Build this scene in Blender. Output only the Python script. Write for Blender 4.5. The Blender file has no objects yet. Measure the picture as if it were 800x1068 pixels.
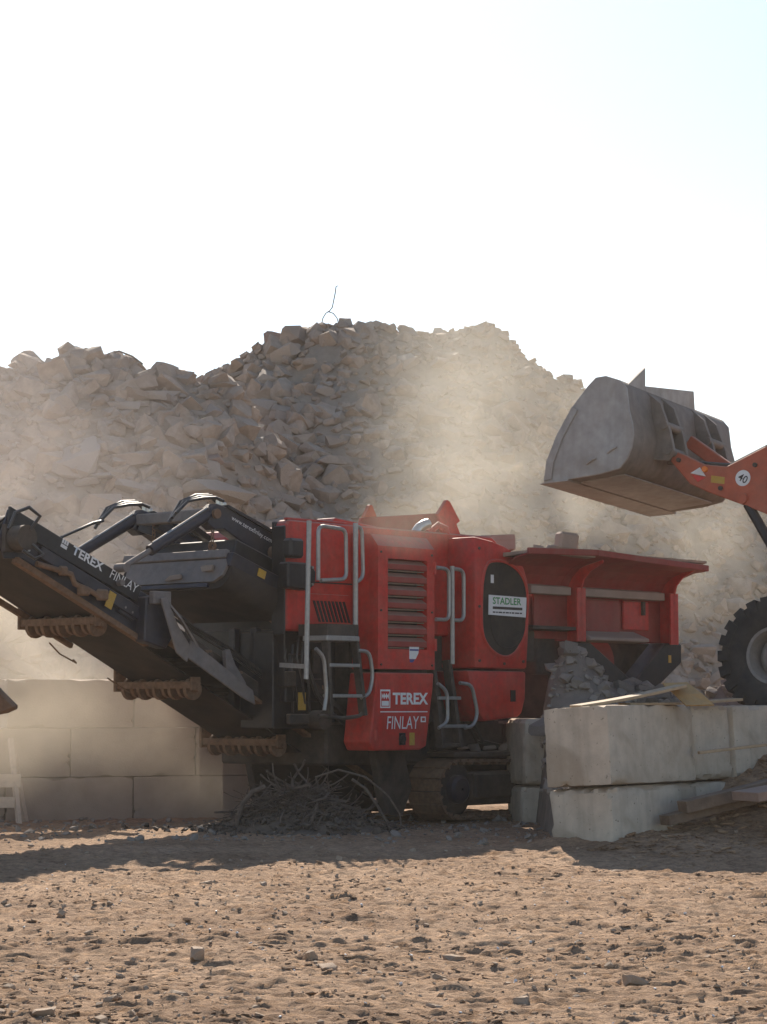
import bpy, bmesh, math, random
import numpy as np
from mathutils import Vector, Matrix

# ------------------------------------------------------------------ camera, sky, sun, exposure
scene = bpy.context.scene
COL = scene.collection
R = math.radians

cam_data = bpy.data.cameras.new('camera')
cam_data.sensor_fit = 'HORIZONTAL'
cam_data.sensor_width = 36.0
cam_data.lens = 108.0
cam_data.clip_end = 3000.0
camera = bpy.data.objects.new('camera', cam_data)
COL.objects.link(camera)
camera.location = (0.0, 0.0, 1.4)
camera.rotation_euler = (R(90) + math.atan(203 / 2400), 0, 0)
scene.camera = camera

SUN_EL, SUN_AZ = 33.0, -5.0          # azimuth from +Y, negative to the left
world = bpy.data.worlds.new('World')
scene.world = world
world.use_nodes = True
wn, wl = world.node_tree.nodes, world.node_tree.links
bg = wn['Background']
sky = wn.new('ShaderNodeTexSky')
sky.sky_type = 'NISHITA'
sky.sun_disc = False
sky.sun_elevation = R(SUN_EL)
sky.sun_rotation = R(SUN_AZ)
sky.air_density = 1.0
sky.dust_density = 0.3
sky.ozone_density = 1.0
wl.new(sky.outputs['Color'], bg.inputs['Color'])
bg.inputs['Strength'].default_value = 0.088

sun_data = bpy.data.lights.new('sun', 'SUN')
sun_data.energy = 5.0
sun_data.angle = R(0.5)
sun_data.color = (1.0, 0.90, 0.76)
sun = bpy.data.objects.new('sun', sun_data)
COL.objects.link(sun)
sdir = Vector((math.cos(R(SUN_EL)) * math.sin(R(SUN_AZ)), math.cos(R(SUN_EL)) * math.cos(R(SUN_AZ)), math.sin(R(SUN_EL))))
sun.rotation_euler = (-sdir).to_track_quat('-Z', 'Y').to_euler()
sun.location = sdir * 60

vs = scene.view_settings
vs.view_transform = 'Standard'
vs.look = 'None'
vs.exposure = 0.85
vs.gamma = 1.0
vs.use_curve_mapping = False
cy = scene.cycles
cy.use_denoising = True
cy.max_bounces = 5
cy.diffuse_bounces = 3
cy.glossy_bounces = 2
cy.transmission_bounces = 2
cy.volume_bounces = 1
cy.volume_step_rate = 1.0
cy.volume_max_steps = 96

rng = random.Random(7)
nr = np.random.RandomState(11)

# ------------------------------------------------------------------ noise
_perm = nr.permutation(4096)
_val = nr.rand(4096) * 2 - 1
def vnoise(x, y, seed=0):
    x = np.asarray(x, float) + seed * 17.31; y = np.asarray(y, float) + seed * 9.77
    xi = np.floor(x).astype(int); yi = np.floor(y).astype(int)
    fx = x - xi; fy = y - yi
    fx = fx * fx * (3 - 2 * fx); fy = fy * fy * (3 - 2 * fy)
    def h(a, b): return _val[(_perm[a & 4095] + b * 37) & 4095]
    return (h(xi, yi) * (1 - fx) + h(xi + 1, yi) * fx) * (1 - fy) + (h(xi, yi + 1) * (1 - fx) + h(xi + 1, yi + 1) * fx) * fy
def fbm(x, y, oct=4, seed=0):
    t = 0; a = 1.0; s = 0
    for k in range(oct):
        t = t + a * vnoise(np.asarray(x) * 2 ** k, np.asarray(y) * 2 ** k, seed + k); s += a; a *= 0.5
    return t / s
def sstep(a, b, x):
    t = np.clip((np.asarray(x, float) - a) / (b - a), 0, 1); return t * t * (3 - 2 * t)

# ------------------------------------------------------------------ materials
def material(name, col, rough=0.7, metal=0.0, dust=(0.34, 0.26, 0.19), dust_amt=0.35, dust_up=0.5, scale=2.5,
             var=0.12, bump=0.15, bump_scale=30.0, rand_tint=0.0, stain=None, stain_amt=0.0, spec=0.35, streak=0.0, pits=0.0, bump_dist=0.02):
    m = bpy.data.materials.new(name); m.use_nodes = True
    n, l = m.node_tree.nodes, m.node_tree.links
    b = n['Principled BSDF']
    tc = n.new('ShaderNodeTexCoord')
    def noise(sc, det=5, rgh=0.6, dist=0.0):
        t = n.new('ShaderNodeTexNoise'); t.inputs['Scale'].default_value = sc
        t.inputs['Detail'].default_value = det; t.inputs['Roughness'].default_value = rgh
        t.inputs['Distortion'].default_value = dist
        l.new(tc.outputs['Object'], t.inputs['Vector']); return t.outputs['Fac']
    def rng_(v, a, b_, c, d):
        t = n.new('ShaderNodeMapRange'); t.inputs[1].default_value = a; t.inputs[2].default_value = b_
        t.inputs[3].default_value = c; t.inputs[4].default_value = d; l.new(v, t.inputs[0]); return t.outputs[0]
    def math_(op, a, b_):
        t = n.new('ShaderNodeMath'); t.operation = op
        for i, v in enumerate((a, b_)):
            if isinstance(v, (int, float)): t.inputs[i].default_value = v
            else: l.new(v, t.inputs[i])
        return t.outputs[0]
    def mix(f, a, b_):
        t = n.new('ShaderNodeMix'); t.data_type = 'RGBA'
        if isinstance(f, (int, float)): t.inputs[0].default_value = f
        else: l.new(f, t.inputs[0])
        for i, v in ((6, a), (7, b_)):
            if isinstance(v, tuple): t.inputs[i].default_value = (*v[:3], 1)
            else: l.new(v, t.inputs[i])
        return t.outputs[2]
    c = mix(rng_(noise(scale * 4.3, 6), 0.3, 0.7, 0, 1), tuple(x * (1 - var) for x in col), tuple(min(1, x * (1 + var)) for x in col))
    if rand_tint:
        oi = n.new('ShaderNodeObjectInfo')
        cr = n.new('ShaderNodeValToRGB'); cr.color_ramp.interpolation = 'CONSTANT'; e = cr.color_ramp.elements
        e[0].position, e[0].color = 0, (*col, 1); e[1].position, e[1].color = .93, (.50, .47, .43, 1)
        for ps, cc in ((.3, tuple(x * .8 for x in col)), (.5, (.43, .36, .30)), (.72, (.34, .29, .25)), (.84, (.30, .17, .12)), (.89, (.42, .33, .25))):
            q_ = e.new(ps); q_.color = (*cc, 1)
        l.new(oi.outputs['Random'], cr.inputs[0])
        c = mix(rand_tint, c, cr.outputs[0])
    if stain:
        c = mix(math_('MULTIPLY', rng_(noise(scale * 0.8, 4, 0.6, 0.8), 0.48, 0.62, 0, 1), stain_amt), c, stain)
    if streak:
        mp = n.new('ShaderNodeMapping'); mp.inputs['Scale'].default_value = (7, 7, 0.45); l.new(tc.outputs['Object'], mp.inputs['Vector'])
        t = n.new('ShaderNodeTexNoise'); t.inputs['Scale'].default_value = 1.6; t.inputs['Detail'].default_value = 5; l.new(mp.outputs[0], t.inputs['Vector'])
        c = mix(math_('MULTIPLY', rng_(t.outputs['Fac'], 0.46, 0.70, 0, 1), streak), c, tuple(x * .45 for x in col))
    if pits:
        c = mix(math_('MULTIPLY', rng_(noise(26, 3, .5), 0.66, 0.72, 0, 1), pits), c, tuple(x * .35 for x in col))
    if dust_amt or dust_up:
        g = n.new('ShaderNodeNewGeometry'); sx = n.new('ShaderNodeSeparateXYZ'); l.new(g.outputs['Normal'], sx.inputs[0])
        up = math_('MULTIPLY', rng_(sx.outputs['Z'], 0.25, 0.9, 0, 1), dust_up)
        f1 = math_('MULTIPLY', rng_(noise(scale, 8, 0.65, 0.3), 0.36, 0.68, 0.15, 1), dust_amt)
        f = math_('MINIMUM', math_('ADD', f1, math_('MULTIPLY', up, rng_(noise(scale * 2.2, 4), 0.3, 0.55, 0.5, 1))), 0.96)
        c = mix(f, c, dust)
        l.new(math_('ADD', rough, math_('MULTIPLY', f, 0.9 - rough)), b.inputs['Roughness'])
    else:
        b.inputs['Roughness'].default_value = rough
    l.new(c, b.inputs['Base Color'])
    b.inputs['Metallic'].default_value = metal
    b.inputs['Specular IOR Level'].default_value = spec
    if bump:
        bp = n.new('ShaderNodeBump'); bp.inputs['Strength'].default_value = bump; bp.inputs['Distance'].default_value = bump_dist
        l.new(noise(bump_scale, 6, 0.7), bp.inputs['Height']); l.new(bp.outputs[0], b.inputs['Normal'])
    return m

DUST = (0.33, 0.25, 0.185)
M = {}
M['red'] = material('red_paint', (0.50, 0.018, 0.012), 0.42, 0, DUST, 0.20, 0.55, 3.4, 0.2, 0.06, 14, streak=0.3)
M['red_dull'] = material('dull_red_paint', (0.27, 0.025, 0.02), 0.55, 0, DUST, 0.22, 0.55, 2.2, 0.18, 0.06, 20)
M['orange_red'] = material('loader_red_paint', (0.44, 0.085, 0.035), 0.5, 0, DUST, 0.25, 0.5, 2.0, 0.15, 0.05, 20)
M['navy'] = material('dark_blue_steel', (0.013, 0.017, 0.032), 0.38, 0.0, (0.24, 0.17, 0.12), 0.16, 0.36, 2.5, 0.3, 0.06, 25)
M['black'] = material('black_steel', (0.011, 0.011, 0.014), 0.42, 0.0, DUST, 0.07, 0.32, 3.0, 0.3, 0.06, 25)
M['grime'] = material('dirty_dark_steel', (0.03, 0.026, 0.023), 0.7, 0.0, (0.20, 0.15, 0.11), 0.40, 0.6, 3.0, 0.4, 0.3, 35)
M['rust'] = material('rusty_steel', (0.17, 0.095, 0.055), 0.8, 0.1, (0.26, 0.18, 0.12), 0.45, 0.5, 4.0, 0.4, 0.3, 40)
M['rubber'] = material('belt_rubber', (0.016, 0.014, 0.014), 0.8, 0, (0.13, 0.095, 0.072), 0.35, 0.5, 1.6, 0.3, 0.08, 20)
M['galv'] = material('galvanised_tube', (0.34, 0.34, 0.33), 0.4, 0.6, DUST, 0.25, 0.4, 5, 0.15, 0.03, 40)
M['grey_steel'] = material('grey_plate_steel', (0.16, 0.15, 0.15), 0.55, 0.2, DUST, 0.30, 0.6, 2.5, 0.2, 0.1, 25)
M['bucket'] = material('worn_bucket_steel', (0.36, 0.345, 0.325), 0.55, 0.15, (0.34, 0.27, 0.215), 0.35, 0.4, 1.4, 0.2, 0.12, 18, stain=(0.24, 0.19, 0.14), stain_amt=0.4, streak=0.25)
M['bucket_shell'] = material('scraped_bucket_shell', (0.20, 0.175, 0.15), 0.6, 0.15, (0.27, 0.205, 0.155), 0.5, 0.4, 1.6, 0.25, 0.15, 20, stain=(0.13, 0.09, 0.06), stain_amt=.5, streak=.3)
M['chrome'] = material('bright_steel', (0.5, 0.49, 0.46), 0.32, 1.0, DUST, 0.08, 0.15, 6, 0.05, 0.0)
M['hose'] = material('hydraulic_hose', (0.02, 0.02, 0.02), 0.35, 0, DUST, 0.10, 0.25, 6, 0.2, 0.0, spec=0.6)
M['white'] = material('white_print', (0.75, 0.75, 0.74), 0.5, 0, DUST, 0.18, 0.0, 8, 0.05, 0.0)
M['green'] = material('green_print', (0.03, 0.26, 0.06), 0.5, 0, DUST, 0.12, 0.0, 8, 0.05, 0.0)
M['blue'] = material('blue_print', (0.05, 0.07, 0.25), 0.5, 0, DUST, 0.12, 0.0, 8, 0.05, 0.0)
M['dark_print'] = material('dark_print', (0.03, 0.03, 0.03), 0.6, 0, DUST, 0.12, 0.0, 8, 0.05, 0.0)
M['yellow'] = material('yellow_label', (0.50, 0.30, 0.03), 0.5, 0, DUST, 0.30, 0.0, 14, 0.15, 0.0)
M['mesh_black'] = material('black_guard', (0.014, 0.012, 0.010), 0.7, 0, (0.10, 0.075, 0.055), 0.45, 0.3, 3.2, 0.3, 0.2, 90)
M['lens'] = material('orange_lamp_glass', (0.85, 0.22, 0.02), 0.2, 0, DUST, 0.05, 0.0, 8, 0.05, 0.0)
M['reflector'] = material('red_reflector', (0.6, 0.03, 0.02), 0.25, 0, DUST, 0.05, 0.0, 8, 0.05, 0.0)
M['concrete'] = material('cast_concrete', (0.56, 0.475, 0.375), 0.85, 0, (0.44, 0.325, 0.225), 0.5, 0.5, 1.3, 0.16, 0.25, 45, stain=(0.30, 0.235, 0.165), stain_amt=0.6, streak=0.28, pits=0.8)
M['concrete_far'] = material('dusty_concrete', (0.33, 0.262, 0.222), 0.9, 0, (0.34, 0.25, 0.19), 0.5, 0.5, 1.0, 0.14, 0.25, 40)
M['rock'] = material('broken_concrete', (0.41, 0.318, 0.256), 0.92, 0, (0.42, 0.325, 0.265), 0.4, 0.3, 2.2, 0.22, 0.8, 9, rand_tint=0.75, bump_dist=.05)
M['rock_small'] = material('crushed_rubble', (0.35, 0.268, 0.21), 0.95, 0, (0.36, 0.275, 0.205), 0.4, 0.3, 1.1, 0.3, 0.5, 16, stain=(.24, .165, .125), stain_amt=.6)
M['bank_soil'] = material('grey_fill', (0.20, 0.165, 0.14), 0.95, 0, (0.27, 0.215, 0.17), 0.5, 0.2, 1.2, 0.3, 1.0, 9)
M['bank_rock'] = material('grey_rubble', (0.25, 0.215, 0.185), 0.93, 0, (0.30, 0.24, 0.19), 0.4, 0.3, 2.4, 0.25, 0.7, 10, rand_tint=0.35, bump_dist=.04)
M['soil'] = material('mound_soil', (0.27, 0.21, 0.165), 0.95, 0, (0.34, 0.255, 0.18), 0.5, 0.2, 0.9, 0.25, 1.0, 9)
M['wood'] = material('weathered_wood', (0.40, 0.29, 0.18), 0.8, 0, (0.36, 0.27, 0.19), 0.25, 0.2, 3.0, 0.2, 0.3, 30)
M['plywood'] = material('yellow_board', (0.42, 0.25, 0.085), 0.65, 0, (0.36, 0.27, 0.19), 0.2, 0.2, 3.0, 0.15, 0.1, 30)
M['old_wood'] = material('dirty_timber', (0.16, 0.105, 0.07), 0.9, 0, (0.30, 0.22, 0.16), 0.4, 0.3, 3.0, 0.25, 0.4, 25)
M['wire'] = material('rusty_wire', (0.10, 0.075, 0.06), 0.75, 0.1, (0.22, 0.17, 0.13), 0.35, 0.3, 6.0, 0.4, 0.0)
M['tyre'] = material('tyre_rubber', (0.016, 0.016, 0.017), 0.8, 0, (0.20, 0.155, 0.12), 0.22, 0.45, 4.0, 0.3, 0.15, 40)
M['rim'] = material('wheel_rim', (0.20, 0.19, 0.18), 0.6, 0.1, DUST, 0.4, 0.3, 4.0, 0.2, 0.1, 30)
M['glass'] = material('cab_glass', (0.03, 0.04, 0.05), 0.1, 0, DUST, 0.15, 0.1, 3, 0.1, 0, spec=0.5)
M['board'] = material('barrier_board', (0.55, 0.45, 0.38), 0.7, 0, DUST, 0.3, 0.3, 4, 0.1, 0.05, 30)

def ground_material():
    m = bpy.data.materials.new('dry_dirt'); m.use_nodes = True
    n, l = m.node_tree.nodes, m.node_tree.links
    b = n['Principled BSDF']; b.inputs['Roughness'].default_value = 0.95; b.inputs['Specular IOR Level'].default_value = 0.15
    tc = n.new('ShaderNodeTexCoord')
    def noise(sc, det=6, rg=0.65):
        t = n.new('ShaderNodeTexNoise'); t.inputs['Scale'].default_value = sc; t.inputs['Detail'].default_value = det
        t.inputs['Roughness'].default_value = rg; l.new(tc.outputs['Object'], t.inputs['Vector']); return t.outputs['Fac']
    def ramp(v, stops):
        t = n.new('ShaderNodeValToRGB'); e = t.color_ramp.elements
        e[0].position, e[0].color = stops[0][0], (*stops[0][1], 1); e[1].position, e[1].color = stops[-1][0], (*stops[-1][1], 1)
        for p, c in stops[1:-1]:
            k = e.new(p); k.color = (*c, 1)
        l.new(v, t.inputs[0]); return t.outputs[0]
    def mixc(mode, f, a, b_):
        t = n.new('ShaderNodeMix'); t.data_type = 'RGBA'; t.blend_type = mode; t.inputs[0].default_value = f
        l.new(a, t.inputs[6]); l.new(b_, t.inputs[7]); return t.outputs[2]
    big = ramp(noise(0.55, 6), [(0.30, (0.32, 0.20, 0.125)), (0.5, (0.44, 0.288, 0.185)), (0.7, (0.53, 0.36, 0.242))])
    fine = ramp(noise(16, 9, 0.75), [(0.30, (0.38, 0.35, 0.33)), (0.5, (0.92, 0.92, 0.92)), (0.72, (1.3, 1.25, 1.18))])
    c = mixc('MULTIPLY', 0.8, big, fine)
    mp = n.new('ShaderNodeMapping'); mp.inputs['Scale'].default_value = (1.0, 3.2, 1.0); l.new(tc.outputs['Object'], mp.inputs['Vector'])
    sn = n.new('ShaderNodeTexNoise'); sn.inputs['Scale'].default_value = 4.5; sn.inputs['Detail'].default_value = 8; sn.inputs['Roughness'].default_value = .7; l.new(mp.outputs[0], sn.inputs['Vector'])
    c = mixc('MULTIPLY', 0.75, c, ramp(sn.outputs['Fac'], [(0.34, (0.52, 0.46, 0.42)), (0.5, (0.95, 0.93, 0.9)), (0.66, (1.22, 1.18, 1.1))]))
    l.new(c, b.inputs['Base Color'])
    bp = n.new('ShaderNodeBump'); bp.inputs['Strength'].default_value = 1.0; bp.inputs['Distance'].default_value = 0.04
    l.new(noise(22, 9, 0.75), bp.inputs['Height']); l.new(bp.outputs[0], b.inputs['Normal'])
    return m
M['dirt'] = ground_material()

# ------------------------------------------------------------------ mesh builder
class MB:
    def __init__(s): s.bm = bmesh.new()
    def box(s, a, b, rot=None, origin=None):
        x0, y0, z0 = a; x1, y1, z1 = b
        P = [Vector(p) for p in ((x0, y0, z0), (x1, y0, z0), (x1, y1, z0), (x0, y1, z0), (x0, y0, z1), (x1, y0, z1), (x1, y1, z1), (x0, y1, z1))]
        if rot is not None:
            o = Vector(origin) if origin is not None else sum(P, Vector()) / 8
            P = [o + rot @ (p - o) for p in P]
        v = [s.bm.verts.new(p) for p in P]
        for f in ((3, 2, 1, 0), (4, 5, 6, 7), (0, 1, 5, 4), (1, 2, 6, 5), (2, 3, 7, 6), (3, 0, 4, 7)):
            s.bm.faces.new([v[i] for i in f])
        return s
    def prism(s, pts, a0, a1, axis='y', taper=1.0):
        """polygon in the plane across axis, extruded from a0 to a1"""
        def P(p, a):
            return {'y': (p[0], a, p[1]), 'x': (a, p[0], p[1]), 'z': (p[0], p[1], a)}[axis]
        cx = sum(p[0] for p in pts) / len(pts); cz = sum(p[1] for p in pts) / len(pts)
        A = [s.bm.verts.new(P(p, a0)) for p in pts]
        Bv = [s.bm.verts.new(P((cx + (p[0] - cx) * taper, cz + (p[1] - cz) * taper), a1)) for p in pts]
        k = len(pts)
        s.bm.faces.new(A); s.bm.faces.new(Bv[::-1])
        for i in range(k):
            s.bm.faces.new((A[i], Bv[i], Bv[(i + 1) % k], A[(i + 1) % k]))
        return s
    def beam(s, p0, p1, w, h, up=(0, 0, 1)):
        p0, p1 = Vector(p0), Vector(p1); d = (p1 - p0).normalized()
        side = d.cross(Vector(up)).normalized(); u = side.cross(d)
        c = []
        for p in (p0, p1):
            for sx, sz in ((-1, -1), (1, -1), (1, 1), (-1, 1)):
                c.append(s.bm.verts.new(p + side * sx * w / 2 + u * sz * h / 2))
        for f in ((0, 1, 2, 3), (7, 6, 5, 4), (0, 4, 5, 1), (1, 5, 6, 2), (2, 6, 7, 3), (3, 7, 4, 0)):
            s.bm.faces.new([c[i] for i in f])
        return s
    def tube(s, pts, r, n=8, closed=False):
        pts = [Vector(p) for p in pts]; k = len(pts); rings = []
        rr = r if isinstance(r, (list, tuple)) else [r] * k
        ref = None
        for i, p in enumerate(pts):
            if closed: d = (pts[(i + 1) % k] - pts[i - 1])
            else: d = pts[min(i + 1, k - 1)] - pts[max(i - 1, 0)]
            d = d.normalized() if d.length > 1e-9 else Vector((0, 0, 1))
            if ref is None:
                ref = d.orthogonal().normalized()
            else:
                ref = (ref - d * ref.dot(d))
                ref = ref.normalized() if ref.length > 1e-6 else d.orthogonal().normalized()
            b = d.cross(ref)
            rings.append([s.bm.verts.new(p + (ref * math.cos(2 * math.pi * j / n) + b * math.sin(2 * math.pi * j / n)) * rr[i]) for j in range(n)])
        for i in range(k if closed else k - 1):
            A, Bq = rings[i], rings[(i + 1) % k]
            for j in range(n):
                s.bm.faces.new((A[j], A[(j + 1) % n], Bq[(j + 1) % n], Bq[j]))
        if not closed:
            s.bm.faces.new(rings[0][::-1]); s.bm.faces.new(rings[-1])
        return s
    def cyl(s, p0, p1, r, r1=None, n=20):
        return s.tube([p0, p1], [r, r if r1 is None else r1], n)
    def lathe(s, prof, c, axis, n=32):
        """prof: (distance along axis, radius), closed ring of a torus-like profile"""
        ax = Vector(axis).normalized(); e = ax.orthogonal().normalized(); g = ax.cross(e); c = Vector(c)
        rings = []
        for j in range(n):
            a = 2 * math.pi * j / n
            rings.append([s.bm.verts.new(c + ax * t + (e * math.cos(a) + g * math.sin(a)) * r) for t, r in prof])
        k = len(prof)
        for j in range(n):
            A, Bq = rings[j], rings[(j + 1) % n]
            for i in range(k):
                s.bm.faces.new((A[i], A[(i + 1) % k], Bq[(i + 1) % k], Bq[i]))
        return s
    def sheet(s, rows, thick):
        """grid of points (rows of equal length) given thickness along its normals"""
        g = [[Vector(p) for p in r] for r in rows]
        vs_ = [[s.bm.verts.new(p) for p in r] for r in g]
        fs = []
        for i in range(len(g) - 1):
            for j in range(len(g[0]) - 1):
                fs.append(s.bm.faces.new((vs_[i][j], vs_[i + 1][j], vs_[i + 1][j + 1], vs_[i][j + 1])))
        bmesh.ops.recalc_face_normals(s.bm, faces=fs)
        bmesh.ops.solidify(s.bm, geom=fs, thickness=thick)
        return s
    def obj(s, name, mat, parent=None, bev=0.0, seg=1, smooth=False, vflip=False, angle=35):
        bm = s.bm
        if vflip:
            for v in bm.verts: v.co.y = -v.co.y
        bmesh.ops.recalc_face_normals(bm, faces=bm.faces)
        if bev:
            ed = [e for e in bm.edges if len(e.link_faces) == 2 and e.calc_face_angle(0) > 0.5]
            bmesh.ops.bevel(bm, geom=ed, offset=bev, segments=seg, profile=0.5, affect='EDGES', clamp_overlap=True)
        me = bpy.data.meshes.new(name); bm.to_mesh(me); bm.free()
        me.materials.append(M[mat] if isinstance(mat, str) else mat)
        if smooth:
            me.polygons.foreach_set('use_smooth', [True] * len(me.polygons))
            me.set_sharp_from_angle(angle=R(angle))
        o = bpy.data.objects.new(name, me); COL.objects.link(o)
        if parent is not None: o.parent = parent
        return o

def tag(o, label=None, cat=None, group=None, kind=None):
    if label: o['label'] = label
    if cat: o['category'] = cat
    if group: o['group'] = group
    if kind: o['kind'] = kind
    return o
def empty(name, loc, rot=(0, 0, 0)):
    o = bpy.data.objects.new(name, None); COL.objects.link(o)
    o.location = loc; o.rotation_euler = rot; o.empty_display_size = 0.3
    return o

def lettering(text, mat, parent, origin, xdir, ydir, width, height, name='lettering', bold=0.0, shear=0.0, extr=0.002):
    """flat print: glyph outlines fitted into width x height, lying on the plane xdir/ydir at origin (lower left)"""
    cu = bpy.data.curves.new('text', 'FONT'); cu.body = text; cu.size = 1.0; cu.offset = bold; cu.shear = shear
    cu.resolution_u = 3; cu.extrude = 0.0
    to = bpy.data.objects.new('text', cu); COL.objects.link(to)
    dg = bpy.context.evaluated_depsgraph_get()
    me = bpy.data.meshes.new_from_object(to.evaluated_get(dg))
    bpy.data.objects.remove(to); bpy.data.curves.remove(cu)
    X, Y = Vector(xdir).normalized(), Vector(ydir).normalized(); O = Vector(origin)
    xs = [v.co.x for v in me.vertices]; ys = [v.co.y for v in me.vertices]
    x0, x1, y0, y1 = min(xs), max(xs), min(ys), max(ys)
    for v in me.vertices:
        v.co = O + X * ((v.co.x - x0) / (x1 - x0) * width) + Y * ((v.co.y - y0) / (y1 - y0) * height)
    me.materials.clear(); me.materials.append(M[mat])
    o = bpy.data.objects.new(name, me); COL.objects.link(o); o.parent = parent
    return o

# ------------------------------------------------------------------ terrain
WC = Vector((2.223, 22.6)); WL = Vector((0.63, 0.777)); WNm = Vector((0.777, -0.63))   # block wall corner, along, outward
def ground_z(x, y):
    x = np.asarray(x, float); y = np.asarray(y, float)
    near = sstep(60, 35, y) * sstep(-2, 5, y)
    z = 0.05 * fbm(x * 0.25, y * 0.22, 3, 1)
    cl = fbm(x * 3.0, y * 6.0, 4, 9)
    z = z + near * (0.025 * fbm(x * 0.9, y * 0.9, 4, 5) + 0.022 * np.clip(cl - 0.08, 0, 1) + 0.034 * np.clip(fbm(x * 8, y * 22, 2, 13) - .03, 0, 1) + 0.015 * fbm(x * 15, y * 26, 2, 17))
    # old wheel ruts running across
    rut = np.sin((y + 0.10 * x + 0.25 * fbm(x * .5, y * .5, 2, 21)) * 5.0)
    z = z + near * 0.020 * rut * sstep(12, 13, y) * sstep(19, 17, y)
    # broken edge of the compacted strip in front of the machine
    z = z + 0.05 * np.exp(-((y - 19.4 - 0.25 * fbm(x * .6, y * 0, 3, 31)) / 0.25) ** 2) * (0.4 + 0.6 * np.abs(fbm(x * 2, y * 2, 3, 33)))
    # bank of soil against the block wall, growing into the ramp on the right
    t = (x - WC.x) * WL.x + (y - WC.y) * WL.y
    q = (x - WC.x) * WNm.x + (y - WC.y) * WNm.y
    bank = (0.12 * sstep(-0.6, 0.6, t) + 0.62 * sstep(0.7, 3.0, t) + 1.0 * sstep(3.0, 6.5, t)) * sstep(1.9 + 0.9 * sstep(2, 6, t), 0.1, q) * sstep(-1.2, -0.7, q)
    z = z + bank * (1 + 0.35 * fbm(x * 2.2, y * 2.2, 4, 41))
    # ramp behind the frame's right edge
    z = z + 1.27 * sstep(4.6, 6.2, x) * sstep(22.0, 25.5, y) * sstep(40, 34, y) * sstep(0.2, 1.4, q)
    # shallow hollow added to draw the wall's shadow further forward
    z = z - 0.10 * np.exp(-(((x - 3.0) / 1.3) ** 2 + ((y - 20.6) / 0.8) ** 2))
    return z

def grid_mesh(name, xs, ys, zf, mat, parent=None, smooth=True):
    X, Y = np.meshgrid(xs, ys); Z = zf(X, Y)
    co = np.stack([X, Y, Z], -1).reshape(-1, 3)
    nx, ny = len(xs), len(ys)
    i = np.arange((ny - 1) * (nx - 1)); r = i // (nx - 1); c = i % (nx - 1)
    a = r * nx + c
    f = np.stack([a, a + 1, a + nx + 1, a + nx], -1)
    me = bpy.data.meshes.new(name); me.from_pydata(co.tolist(), [], f.tolist())
    me.materials.append(M[mat])
    if smooth: me.polygons.foreach_set('use_smooth', [True] * len(me.polygons))
    o = bpy.data.objects.new(name, me); COL.objects.link(o)
    if parent is not None: o.parent = parent
    return o

def grow(a, b, first, k):
    out = [a]; s = first
    while out[-1] < b: out.append(out[-1] + s); s *= k
    return out
xs_d = list(np.arange(-4.2, 5.4, 0.022))
gx = [-v for v in grow(4.2, 900, 0.2, 1.35)][::-1][:-1] + xs_d + grow(xs_d[-1] + 0.06, 900, 0.2, 1.35)
ys_d = list(np.arange(9.0, 14, 0.018)) + list(np.arange(14, 22, 0.03)) + list(np.arange(22, 32, 0.1))
gy = [-v for v in grow(-8.8, 200, 0.2, 1.35)][::-1][:-1] + ys_d + grow(32, 1500, 0.5, 1.3)
ground = tag(grid_mesh('ground', gx, gy, ground_z, 'dirt'), kind='structure')

# ------------------------------------------------------------------ rock shapes
def hull_data(seed, flat=1.0, n=11, box=0.6):
    r = random.Random(seed); bm = bmesh.new()
    # a block with its corners knocked off at random, or a lumpy shard
    for sx in (-1, 1):
        for sy in (-1, 1):
            for sz in (-1, 1):
                c = Vector((sx * r.uniform(.4, .98), sy * r.uniform(.35, .95), sz * r.uniform(.35, .9)))
                if r.random() < box:
                    for ax in range(3):
                        q = c.copy(); q[ax] *= r.uniform(.35, .8); q.z *= flat; bm.verts.new(q)
                else:
                    c.z *= flat; bm.verts.new(c)
    for _ in range(n - 8):
        v = Vector((r.gauss(0, 1), r.gauss(0, 1), r.gauss(0, 1))).normalized() * r.uniform(.8, 1.02); v.z *= flat
        bm.verts.new(v)
    res = bmesh.ops.convex_hull(bm, input=bm.verts)
    dead = [g for g in res['geom_interior'] if isinstance(g, bmesh.types.BMVert)]
    if dead: bmesh.ops.delete(bm, geom=dead, context='VERTS')
    loose = [v for v in bm.verts if not v.link_faces]
    if loose: bmesh.ops.delete(bm, geom=loose, context='VERTS')
    bmesh.ops.recalc_face_normals(bm, faces=bm.faces)
    bm.verts.index_update()
    vs_ = [v.co.copy() for v in bm.verts]; fs = [[v.index for v in f.verts] for f in bm.faces]
    bm.free(); return vs_, fs
HULLS = [hull_data(100 + i, rng.choice([0.55, 0.75, 0.9, 1.0]), rng.choice([10, 12, 14]), rng.choice([.35, .6, .8])) for i in range(26)]
def hull_mesh(i, mat, bev=0.09):
    bm = bmesh.new(); vs_, fs = HULLS[i]
    v = [bm.verts.new(p) for p in vs_]
    for f in fs: bm.faces.new([v[k] for k in f])
    bmesh.ops.dissolve_limit(bm, angle_limit=0.12, verts=bm.verts, edges=bm.edges)
    bmesh.ops.triangulate(bm, faces=bm.faces)
    bmesh.ops.subdivide_edges(bm, edges=[e for e in bm.edges if e.calc_length() > .55], cuts=1)
    rr = random.Random(i)
    for v in bm.verts: v.co += Vector((rr.gauss(0, 1), rr.gauss(0, 1), rr.gauss(0, 1))) * .035
    me = bpy.data.meshes.new('rock'); bm.to_mesh(me); bm.free(); me.materials.append(M[mat])
    me.polygons.foreach_set('use_smooth', [True] * len(me.polygons)); me.set_sharp_from_angle(angle=R(26))
    return me
ROCK = [hull_mesh(i, 'rock') for i in range(len(HULLS))]
BANK_ROCK = [hull_mesh(i, 'bank_rock') for i in range(len(HULLS))]
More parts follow.
